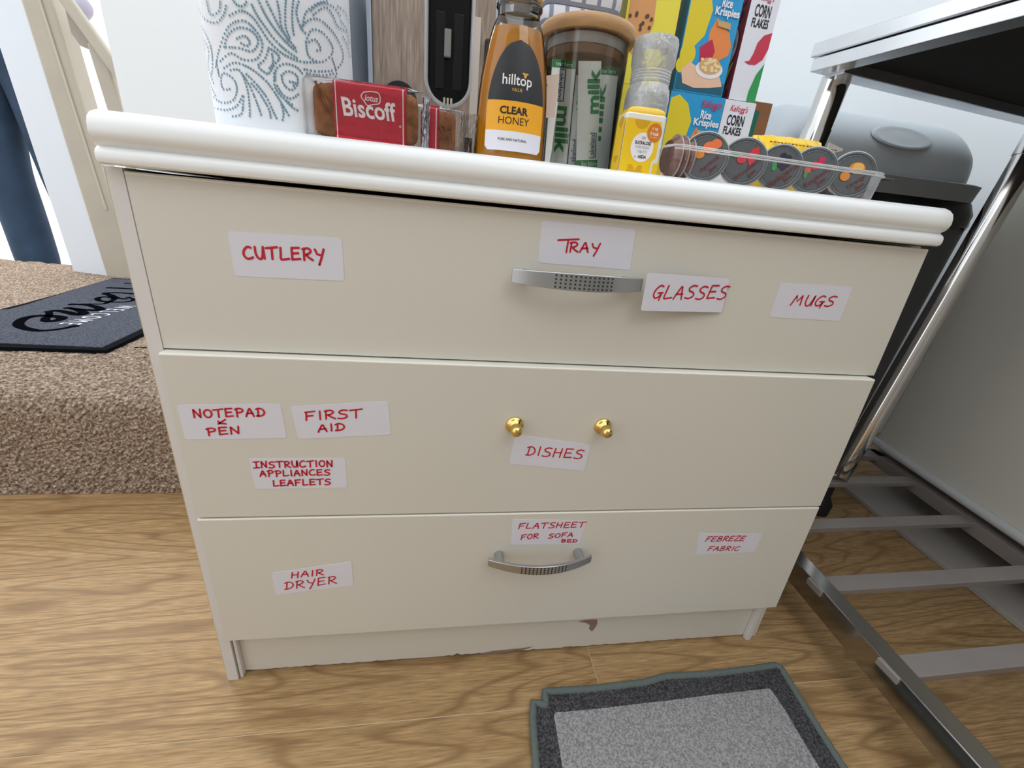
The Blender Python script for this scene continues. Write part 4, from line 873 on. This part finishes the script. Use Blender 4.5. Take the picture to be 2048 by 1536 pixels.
jl = [((1411, 307), .0232, 'apricot', 'Apricot', 'jam pot with orange apricots on its lid, leftmost of five facing out'), ((1488, 321), .0230, 'strawberry', 'Strawberry', 'jam pot with red strawberries on its lid, second from the left'),
      ((1561, 331), .0222, 'blackcurrant', 'Blackcurrant', 'jam pot with dark blackcurrants on its lid, middle one of five'), ((1627, 341), .0232, 'raspberry', 'Raspberry', 'jam pot with pink raspberry on its lid, fourth from the left'), ((1705, 349), .0235, 'orange', 'Orange', 'jam pot with cut orange on its lid, at the right end')]
for i, ((px, py), r, k, wd_, lb_) in enumerate(jl):
    c = U(px, py, 1, .034); jam_pot((c.x, .034, WZ + r * .985 + .0008), r, (-.34, -1, .12), (0, 0, 1), k, wd_, lb_)
for i in range(3):                                       # pots stacked side on at the left end
    c = (.4850 + .0078 * i, .047 + .002 * i, WZ + .0215); o = thing('jam_pot', c, ['leftmost brown jam tub seen side on in the tray beside the sweetener box', 'second brown jam tub seen side on in the tray', 'third brown jam tub seen side on, just left of the apricot pot'][i], 'jam pot', 'jam tubs lying side on')
    m = MB().use(mat('tub_brown', '6E3A2C', .25, coat=.6, var=.2, vscale=90)); ax = lambda rr, x: [(x, c[1] + rr * math.cos(a), c[2] + rr * math.sin(a)) for a in [2 * math.pi * k / 36 for k in range(36)]]
    m.loft([ax(.015, c[0]), ax(.0175, c[0] + .003), ax(.0196, c[0] + .0062)]); m.build('tub', o, smooth=50)
    m = MB().use(mat('tub_rim', 'B9A9A4', .25, metal=.3)); m.loft([ax(.0196, c[0] + .0061), ax(.0210, c[0] + .0063), ax(.0210, c[0] + .0072), ax(.018, c[0] + .0073)]); m.build('lid', o, smooth=50)
tray = thing('clear_tray', (.59, .04, WZ), 'clear plastic punnet tray holding the row of jam pots at the right', 'tray')
M_tray = clear('tray_plastic', (1, 1, 1), .06, .25, .02, bump=.3, bscale=50, milk=.3); m = MB().use(M_tray)
lo_ = [(.476, .078), (.474, .070), (.474, .022), (.477, .013), (.484, .0095), (.700, .0095), (.706, .013), (.7085, .022), (.7085, .072), (.705, .080), (.484, .080)]
m.loft([[(x, y, WZ + .0004) for x, y in lo_], [(x + (.003 if x > .6 else -.003), y + (-.001 if y < .04 else .002), WZ + .0245 + (.002 if x < .6 else 0)) for x, y in lo_]], cap=False); m.build('wall', tray, smooth=60)
m = MB().use(clear('tray_rim', (1, 1, 1), .1, .45, .22, milk=.7)); pth = [(x + (.003 if x > .6 else -.003), y + (-.001 if y < .04 else .002), WZ + .0247 + (.002 if x < .6 else 0)) for x, y in lo_]
m.tube(pth + [pth[0]], .0011, 8); m.tube([(p_[0], p_[1] - .0022, p_[2] - .0028) for p_ in pth[3:8]], .0007, 8); m.build('rim', tray)
m = MB().use(clear('tray_tab', (.95, .95, .95), .1, .5, .25)).box(.7118, .724, .012, .05, WZ + .021, WZ + .022); m.build('tab', tray, smooth=0)

# ---------------------------------------------------------------- gold foil packet
gp = thing('gold_packet', (.675, .115, WZ), 'crumpled gold foil packet lying behind the jam pots', 'packet')
m = MB().use(mat('gold_foil', 'E3BC22', .3, metal=.4, bump=.6, bscale=70)); g0 = U(1512, 268, 1, .11); g1 = U(1668, 288, 1, .11); n = 26; R = []
for i in range(n + 1):
    t = i / n; x = g0.x + (g1.x - g0.x) * t; e = math.sin(math.pi * (.06 + .90 * t)) ** .5; top = (g0.z + (g1.z - g0.z) * t + .0025 * math.sin(math.pi * t) - WZ) if t < .86 else (g1.z - WZ) * (1 - (t - .86) * 1.2)
    zc_ = WZ + .034; hz = max(.004, (top - .034)); ring = []
    jj = 1.3 if t < .25 or t > .8 else .25
    for k in range(14):
        a = 2 * math.pi * k / 14; ring.append((x + random.uniform(-.001, .001), .116 + .018 * e * math.cos(a) + random.uniform(-.0012, .0012) * jj, zc_ + (hz if math.sin(a) > 0 else .033) * math.sin(a) + random.uniform(-.0012, .0012) * jj))
    R.append(ring)
m.loft(R); m.build('foil', gp, smooth=0)
P = plane((0, .0955, 0), (1, 0, 0), (0, 0, 1)); q = MB().use(mat('packet_red', '7A2A12', .5))
for i in range(26):
    x = g0.x + .01 + .0048 * i
    if x < g1.x - .008: q.poly(P, [(x, .7295 + .0002 * (i % 3)), (x + .0034, .7293), (x + .0034, .7303), (x, .7306)], 0)
q.build('print', gp, smooth=0)
e1 = U(1668, 285, 1, .11); e2 = U(1692, 297, 1, .11); MB().use(mat('silver_tail', 'E2DED2', .3, metal=.5)).prism([(e1.x - .004, .112, e1.z), (e2.x, .114, e2.z), (e2.x, .114, e2.z - .002), (e1.x - .004, .112, e1.z - .014)], (0, .002, 0)).build('twist_end', gp, smooth=0)

# ---------------------------------------------------------------- grey swing bin behind the steel table
bi = thing('swing_bin', (1.17, .585, 0), 'tall grey swing-lid bin with black liner in the corner behind the steel table', 'bin')
m = MB().use(mat('bin_charcoal', '4A4C50', .5)); m.sup([(1.165, .590, .245, .095, 0), (1.165, .590, .255, .100, .02), (1.165, .588, .305, .128, .70)], 48, 9); m.build('body', bi, smooth=40)
m = MB().use(mat('bin_liner', '0B0B0E', .35, bump=.5, bscale=30)); R = []
for z, g in ((.684, .290), (.694, .294), (.715, .294), (.738, .286)):
    R.append([(1.165 + (g + random.uniform(-.004, .004)) * math.copysign(abs(math.cos(a)) ** .28, math.cos(a)), .585 + (g - .285 + .134) * math.copysign(abs(math.sin(a)) ** .28, math.sin(a)), z + (random.uniform(-.008, .006) if z == .684 else 0)) for a in [2 * math.pi * k / 60 for k in range(60)]])
m.loft(R, cap=False); m.build('liner', bi, smooth=40)
M_bin = mat('bin_grey', 'B6BEC4', .45, bump=.15, bscale=400)
m = MB().use(mat('bin_rim_grey', '85898D', .5)); m.sup([(1.165, .585, .262, .1345, .738), (1.165, .585, .2705, .1375, .7385), (1.165, .585, .2800, .1385, .772), (1.165, .585, .272, .134, .7745), (1.165, .585, .238, .120, .7747)], 64, 9); m.build('lid_rim', bi, smooth=40)
m = MB().use(M_bin); R = []
for z, kx, ky in ((.7745, 1, 1), (.80, .998, .995), (.815, .99, .985), (.828, .975, .965), (.842, .95, .91), (.856, .925, .83), (.868, .90, .74), (.880, .87, .62), (.889, .84, .48), (.895, .81, .32), (.898, .78, .16), (.8985, .76, .03)):
    R.append((1.170, .585, .256 * kx, .122 * ky, z))
m.sup(R, 96, 7); dome_v, dome_f = [v.copy() for v in m.v], list(m.f); m.build('dome', bi, smooth=60)
from mathutils.bvhtree import BVHTree
BV = BVHTree.FromPolygons(dome_v, dome_f)
def dh(px, py):
    d = (RM @ Vector(((px - 1024) / FPX, -(py - 768) / FPX, -1))).normalized(); r = BV.ray_cast(CAM_LOC, d); return (r[0], r[1] if r[1].dot(d) < 0 else -r[1]) if r[0] else (None, None)
pc, pn = dh(1803, 277)
if pc:
    u_ = Vector((1, 0, 0)); u_ = (u_ - pn * u_.dot(pn)).normalized(); w_ = pn.cross(u_); R = []
    for k, h in ((1.06, -.001), (1.0, .0010), (.94, .0016), (.8, .0002), (.55, -.0006), (.25, -.0008), (.02, -.0008)):
        R.append([pc + u_ * .072 * k * math.cos(a) + w_ * .026 * k * math.sin(a) + pn * (.0026 + h) for a in [2 * math.pi * i / 40 for i in range(40)]])
    MB().use(M_bin).loft(R, cap=False).build('thumb_dimple', bi, smooth=60)
sm_ = [dh(*q_)[0] for q_ in ((1868, 249), (1885, 257), (1900, 268), (1915, 281), (1930, 296), (1936, 292))]
if all(sm_): MB().use(mat('bin_seam', '4C5157', .6)).tube(sm_, .0014, 8).build('flap_seam', bi)
# ---------------------------------------------------------------- steel table
tab = thing('steel_table', (1.2, .1, 0), 'chrome and steel worktable with slatted lower shelf to the right of the cabinet', 'table')
z0, z1_, z2_ = .899, .918, .9405
P0 = Vector((.875, .385, 0)); s = Vector((.2365, -.9716, 0)); r = Vector((.992, .126, 0))
def slab(m, inset, za, zb, Ls=1.6, Lr=1.05):
    a = P0 + s * inset + r * inset; b_ = P0 + r * (Lr - inset) + s * inset; c = P0 + r * (Lr - inset) + s * (Ls - inset); d = P0 + s * (Ls - inset) + r * inset
    q = [a, d, c, b_]; m.hexa([v + Vector((0, 0, za)) for v in q], [v + Vector((0, 0, zb)) for v in q])
m = MB().use(M_steel); slab(m, -.004, z1_ + .0015, z2_); m.build('tabletop', tab, smooth=0, bevel=.002)
def rail(name, a, b_, wv, za, zb, mt=M_steel):
    a = Vector(a); b_ = Vector(b_); wv = Vector(wv); m = MB().use(mt); m.hexa([a + Vector((0, 0, za)), b_ + Vector((0, 0, za)), b_ + wv + Vector((0, 0, za)), a + wv + Vector((0, 0, za))], [a + Vector((0, 0, zb)), b_ + Vector((0, 0, zb)), b_ + wv + Vector((0, 0, zb)), a + wv + Vector((0, 0, zb))])
    return m.build(name, tab, smooth=0, bevel=.001)
rail('apron', P0, P0 + s * 1.6, r * .034, z0, z1_)
rail('apron', P0 + r * .0345, P0 + r * 1.04, s * .034, z0 - .003, z1_)
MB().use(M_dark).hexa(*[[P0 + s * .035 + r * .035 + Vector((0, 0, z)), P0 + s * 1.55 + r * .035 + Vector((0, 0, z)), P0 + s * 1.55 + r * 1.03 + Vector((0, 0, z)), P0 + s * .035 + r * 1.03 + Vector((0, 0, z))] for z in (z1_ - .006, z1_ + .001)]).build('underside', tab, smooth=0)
# rear left leg
la = Vector((.9470, .405, .905)); lb2 = Vector((.8750, .405, .10)); mid = la.lerp(lb2, .105)
MB().use(M_chrome).tube([la, mid], .0235, 32).build('leg', tab)
MB().use(M_chrome).tube([mid, lb2], .0250, 32).build('leg_sleeve', tab)
# rear right leg, leaning with the wide lens
def LB(py, yy=.33): x = 2015 - (py - 380) * .588; return U(x, py, 1, yy)
t0 = LB(950); t1 = LB(312); t2 = LB(180)
MB().use(M_chrome).tube([t0, t1], .0200, 28).build('leg', tab)
MB().use(M_chrome).tube([t1 - (t1 - t0).normalized() * .001, t2 + (t2 - t1) * .1], .0218, 28).build('leg_sleeve', tab)
# lower shelf frame
LZs = .10
a = (.921, .42); b_ = (.838, -.60)
m = MB().use(mat('dull_chrome', 'AFADAB', .14, metal=1, bump=.05, bscale=14)); m.hexa([(a[0], a[1], .055), (b_[0], b_[1], .055), (b_[0] + .029, b_[1], .055), (a[0] + .029, a[1], .055)], [(a[0], a[1], LZs), (b_[0], b_[1], LZs), (b_[0] + .029, b_[1], LZs), (a[0] + .029, a[1], LZs)]); m.build('shelf_rail', tab, smooth=0, bevel=.0012)
m = MB().use(M_slat); m.hexa([(1.462, .47, .07), (1.255, -.60, .07), (1.295, -.60, .07), (1.500, .47, .07)], [(1.462, .47, LZs), (1.255, -.60, LZs), (1.295, -.60, LZs), (1.500, .47, LZs)]); m.build('shelf_rail', tab, smooth=0, bevel=.001)
MB().use(M_slat).box(.93, 1.48, .432, .482, .085, LZs).build('shelf_rail', tab, smooth=0, bevel=.001)
for yc, wd_ in ((.3200, .027), (.1735, .028), (.0300, .030), (-.1090, .031), (-.245, .031), (-.38, .031)):
    x0_ = .905 + (yc - .42) * .0814 + .012; x1_ = 1.462 + (yc - .47) * .1935 + .01
    MB().use(M_slat).hexa([(x0_, yc - wd_ / 2, .088), (x1_, yc - wd_ / 2 + .004, .088), (x1_, yc + wd_ / 2 + .004, .088), (x0_, yc + wd_ / 2, .088)], [(x0_, yc - wd_ / 2, LZs - .0006), (x1_, yc - wd_ / 2 + .004, LZs - .0006), (x1_, yc + wd_ / 2 + .004, LZs - .0006), (x0_, yc + wd_ / 2, LZs - .0006)]).build('shelf_slat', tab, smooth=0, bevel=.001)
ft = MB().use(M_chrome).tube([t0 + Vector((-.035, 0, -.001)), t0 + Vector((.01, .0, .006))], .008, 12); ft.build('bracket', tab)
MB().use(M_blackm).lathe([(.022, 0), (.024, .03), (.014, .05), (.014, .085)], (t0.x - .02, t0.y), 20).build('foot', tab)
for fx, fy in ((.905, .40), (.875, -.5)): MB().use(M_blackm).lathe([(.020, 0), (.020, .02), (.010, .03), (.010, .056)], (fx, fy), 16).build('foot', tab)

# white appliance and pale board on the floor to the right
M_app = mat('appliance_white', 'CFCBC0', .6, bump=.15, bscale=200)
ap = thing('fridge', (1.7, 0, 0), 'white fridge panel in shade at the far right behind the steel table leg', 'fridge')
bl = Vector((1.4775, .4775, .112)); br = Vector((1.262, -.60, .112)); tl_ = U(2052, 372, 1, .4775); dt = Vector((.075, 0, .70))
m = MB().use(M_app); nrm_ = Vector((.5, 0, 0))
m.hexa([bl, br, br + nrm_, bl + nrm_], [bl + dt, br + dt, br + dt + nrm_, bl + dt + nrm_]); m.build('cabinet', ap, smooth=0, bevel=.006)
m = MB().use(mat('seal_white', 'C4C6C6', .5)); dd = (br - bl).normalized(); m.tube([bl + Vector((-.002, 0, .012)), br + Vector((-.002, 0, .012))], .011, 14); m.build('bottom_lip', ap)
for fx, fy in ((1.60, .40), (1.42, -.5), (1.88, .40), (1.75, -.5)): MB().use(M_blackm).lathe([(.02, 0), (.02, .112)], (fx, fy), 14).build('foot', ap)
m = MB().use(mat('pale_board', 'A8A29C', .55)).hexa([(1.372, .46, .0006), (1.262, -.60, .0006), (1.432, -.60, .0006), (1.572, .46, .0006)], [(1.372, .46, .012), (1.262, -.60, .012), (1.432, -.60, .012), (1.572, .46, .012)])
tag(m.build('floor_board', smooth=0, bevel=.001, base=(1.42, 0, 0)), 'long pale board lying flat on the floor under the table\'s lower shelf', 'board')

# ---------------------------------------------------------------- grey mat in front
fm = thing('floor_mat', (.59, -.3, 0), 'small grey mat with dark border and overlocked edge in front of the cabinet', 'mat')
M_mc = fleck_mat('mat_grey', ['7A787A', '949294', 'ACAAAC'], 420, bump=.8, dist=.0015); M_mb = fleck_mat('mat_charcoal', ['2E2D30', '454447', '5E5D60'], 420, bump=.8, dist=.0015)
M_me = mat('overlock_grey', '5F6966', .95, bump=1, bscale=260, stretch=(1, 1, 1))
def fq(px, py): p_ = U(px, py, 2, .006); return Vector((p_.x, p_.y, 0))
edge = [fq(1085, 1700), fq(1075, 1560), fq(1066, 1440), fq(1067, 1405), fq(1092, 1410), fq(1090, 1383), fq(1180, 1378), fq(1290, 1365), fq(1330, 1353), fq(1420, 1348), fq(1500, 1338), fq(1552, 1330), fq(1562, 1336), fq(1600, 1398), fq(1640, 1462), fq(1690, 1540), fq(1800, 1700)]
inner = [fq(1125, 1700), fq(1125, 1536), fq(1112, 1455), fq(1108, 1430), fq(1112, 1424), fq(1125, 1424), fq(1200, 1417), fq(1290, 1406), fq(1330, 1402), fq(1420, 1390), fq(1500, 1381), fq(1538, 1377), fq(1542, 1379), fq(1570, 1420), fq(1598, 1468), fq(1642, 1540), fq(1750, 1700)]
m = MB().use(M_mb); Tz = .006; n = len(edge)
m.add([v + Vector((0, 0, Tz)) for v in edge] + [v + Vector((0, 0, Tz)) for v in inner] + [v + Vector((0, 0, .0003)) for v in edge], [[i, i + 1, n + i + 1, n + i] for i in range(n - 1)] + [[i + 1, i, 2 * n + i, 2 * n + i + 1] for i in range(n - 1)])
m.build('border', fm, smooth=0)
m = MB().use(M_mc).add([v + Vector((0, 0, Tz)) for v in inner], [list(range(n))[::-1]]); m.build('centre', fm, smooth=0)
m = MB().use(M_me); dn_ = []
for i in range(n - 1):
    k = max(2, int((edge[i + 1] - edge[i]).length / .004))
    for j in range(k): dn_.append(edge[i].lerp(edge[i + 1], j / k) + Vector((0, 0, .0052)))
m.tube(dn_, [.0050 + .0004 * math.sin(i * 2.2) for i in range(len(dn_))], 10); m.build('overlocked_edge', fm, smooth=60)

# ---------------------------------------------------------------- welcome mat on the landing
wm = thing('welcome_mat', (-.9, 1.1, LZ + .003), 'dark grey octagonal doormat with black border lying on the beige carpet', 'doormat')
WM = LZ + .012
def wq(px, py, z=WM): p_ = U(px, py, 2, z); return Vector((p_.x, p_.y, 0))
ocp = [(-260, 640), (0, 617), (42, 607), (112, 588), (225, 555), (330, 560), (400, 602), (285, 665), (211, 699), (0, 692), (-200, 690), (-300, 660)]
octo = [wq(*p_) for p_ in ocp]; cen = sum(octo, Vector()) / len(octo)
def ins(k): return [v + (cen - v).normalized() * k for v in octo]
m = MB().use(mat('rubber_black', '0E1014', 1, spec=.05)).hexa([v + Vector((0, 0, LZ + .0015)) for v in octo][::-1], [v + Vector((0, 0, WM - .002)) for v in octo][::-1]); m.build('border', wm, smooth=0)
M_wm = fleck_mat('doormat_slate', ['33363F', '474A54', '5C606B'], 300, bump=.7, dist=.002)
i2 = ins(.024); m = MB().use(M_wm).hexa([v + Vector((0, 0, WM - .004)) for v in i2][::-1], [v + Vector((0, 0, WM)) for v in i2][::-1]); m.build('pile', wm, smooth=0)
PW_ = lambda a, b, d=0: Vector((a, b, WM + .0006 + d)); q = MB().use(mat('mat_black_script', '0A0B0F', 1, spec=0))
def ws(pts, w0=.012):
    pp = [wq(p_[0] * .14648, 540 + p_[1] * .14648) for p_ in pts]; qq = MB().use(mat('mat_black_script', '0A0B0F', 1, spec=0)); qq.stroke(PW_, [(p_.x, p_.y) for p_ in pp], w0 * 1.35, taper=1); qq.build('script', wm, smooth=0)
ws([(1010, 770), (800, 810), (550, 830), (350, 800), (250, 745), (320, 670), (480, 630), (640, 625), (800, 640), (850, 660), (780, 690), (680, 700), (620, 690), (630, 655), (670, 630), (670, 570)], .018)
ws([(670, 570), (760, 555), (900, 575), (1060, 610), (1140, 600), (1130, 575), (1040, 540), (930, 520)], .018)
ws([(930, 520), (1100, 540), (1300, 550), (1370, 540), (1340, 515), (1200, 480), (990, 470)], .018)
ws([(990, 470), (1200, 465), (1400, 465), (1480, 440), (1560, 400), (1500, 372), (1400, 370), (1330, 390), (1360, 420), (1480, 435), (1640, 440), (1790, 425), (1820, 400), (1750, 375)], .012)
ws([(1700, 395), (1600, 385), (1520, 350), (1440, 320), (1600, 312), (1810, 325)], .016); ws([(1490, 245), (1650, 250), (1830, 262)], .016); ws([(1730, 182), (1830, 190)], .014)
q = MB().use(mat('mat_white_print', 'D6DADF', .9)); A = wq(1755 * .14648, 540 + 490 * .14648); B = wq(940 * .14648, 540 + 745 * .14648); dx = (B - A); L_ = dx.length; dx.normalize(); up_ = Vector((dx.y, -dx.x, 0)); 
PT = lambda u, v, d=0: A + dx * u + up_ * (-v) + Vector((0, 0, WM + .0007 + d))
t_ = up_
q.text(lambda u, v, d=0: A + dx * u + Vector((-dx.y, dx.x, 0)) * v + Vector((0, 0, WM + .0007)), 'W E L C O M E', .0, -.024, L_, .024, 0, bold=.0)
q.build('lettering', wm, smooth=0)

# ---------------------------------------------------------------- person outside the open door
pe = thing('person', (-1.83, 2.3, .02), 'person in blue jeans and lavender grey top standing outside beyond the white door jamb', 'person')
M_jean = mat('denim', '2B4058', .85, var=.25, vscale=9, bump=.5, bscale=300); M_skin = mat('skin', 'C08A72', .5); M_top = mat('lavender_jersey', 'A9A6B6', .9); M_hair = mat('dark_red_hair', '3B1715', .7)
def skin(name, V, E, R_, mt, lvl=2, root=0):
    V = [(v[0], v[1], v[2] + .17 if v[2] > .8 and v[0] < -1.57 else (v[2] * 1.12 if v[2] < .8 else v[2])) for v in V]
    me = bpy.data.meshes.new(name); me.from_pydata([Vector(v) - Vector(pe['_w']) for v in V], E, []); o = bpy.data.objects.new(name, me); COL.objects.link(o); o.parent = pe; me.materials.append(mt)
    sm = o.modifiers.new('skin', 'SKIN'); sm.use_smooth_shade = True; me.skin_vertices or None
    if not me.skin_vertices:
        me.attributes
    return o, me, sm
def body(name, V, E, R_, mt, root=0, lvl=2):
    o, me, sm = skin(name, V, E, R_, mt)
    bpy.context.view_layer.objects.active = o
    sv = me.skin_vertices[0].data if me.skin_vertices else None
    if sv is not None:
        for i, r in enumerate(R_): sv[i].radius = (r, r) if not isinstance(r, tuple) else r; sv[i].use_root = (i == root)
    ss = o.modifiers.new('sub', 'SUBSURF'); ss.levels = lvl; ss.render_levels = lvl
    return o
PX = -1.82; G = .02; HD = U(176, 4, 1, 2.16)
VB = [(PX, 2.30, .98), (PX, 2.30, 1.12), (PX, 2.30, 1.32), (PX, 2.31, 1.46), (PX, 2.30, 1.53), (PX, 2.28, 1.60), (PX, 2.27, 1.70), (PX, 2.28, 1.76),
      (PX - .09, 2.30, .90), (-1.945, 2.29, .54), (-1.935, 2.32, .12), (-1.95, 2.20, G + .03), (PX + .09, 2.30, .90), (-1.695, 2.29, .54), (-1.665, 2.33, .12), (-1.64, 2.21, G + .03),
      (PX - .18, 2.31, 1.43), (PX - .25, 2.32, 1.17), (PX - .22, 2.22, .96), (PX + .18, 2.30, 1.43), (-1.56, 2.24, 1.22), (HD.x - .02, 2.155, HD.z + .06), (HD.x - .05, 2.13, HD.z + .14)]
EB = [(0, 1), (1, 2), (2, 3), (3, 4), (4, 5), (5, 6), (6, 7), (0, 8), (8, 9), (9, 10), (10, 11), (0, 12), (12, 13), (13, 14), (14, 15), (3, 16), (16, 17), (17, 18), (3, 19), (19, 20), (20, 21), (21, 22)]
RB = [(.13, .10), (.115, .09), (.13, .10), (.12, .09), .05, .062, .085, .06, .085, .056, .038, .034, .085, .056, .038, .034, .055, .042, .03, .055, .042, .03, .032]
me_fix = []
body('body', VB, EB, RB, M_skin)
VJ = [(PX, 2.30, 1.06), (PX - .09, 2.30, .88), (-1.945, 2.285, .56), (-1.95, 2.31, .34), (-1.945, 2.31, .05), (PX + .09, 2.30, .88), (-1.690, 2.285, .56), (-1.675, 2.31, .34), (-1.665, 2.31, .05)]
body('jeans', VJ, [(0, 1), (1, 2), (2, 3), (3, 4), (0, 5), (5, 6), (6, 7), (7, 8)], [(.15, .12), .115, .098, .094, .092, .115, .098, .094, .092], M_jean)
VS = [(PX, 2.30, .90), (PX, 2.30, 1.16), (PX, 2.30, 1.34), (PX, 2.30, 1.46), (PX - .18, 2.31, 1.43), (PX - .25, 2.32, 1.17), (PX - .225, 2.24, 1.0), (PX + .18, 2.30, 1.43), (-1.56, 2.24, 1.22), (HD.x, 2.16, HD.z)]
body('jersey', VS, [(0, 1), (1, 2), (2, 3), (3, 4), (4, 5), (5, 6), (3, 7), (7, 8), (8, 9)], [(.155, .125), (.145, .115), (.15, .12), (.13, .105), .07, .058, .048, .07, .055, .045], M_top)
m = MB().use(M_hair); m.sup([(PX, 2.35, .06, .05, 1.79), (PX, 2.33, .095, .085, 1.87), (PX, 2.32, .098, .10, 1.94), (PX, 2.31, .075, .08, 1.99), (PX, 2.31, .03, .03, 2.01)], 24, 2.2); m.build('hair', pe, smooth=60)
for sx, bx in ((-1, -1.945), (1, -1.655)): MB().use(M_blackm).sup([(bx, 2.25, .045, .12, G), (bx, 2.25, .05, .13, G + .03), (bx, 2.29, .042, .075, G + .08)], 24, 3).build('shoe', pe, smooth=50)

for o in list(COL.objects):
    if '_w' in o: del o['_w']
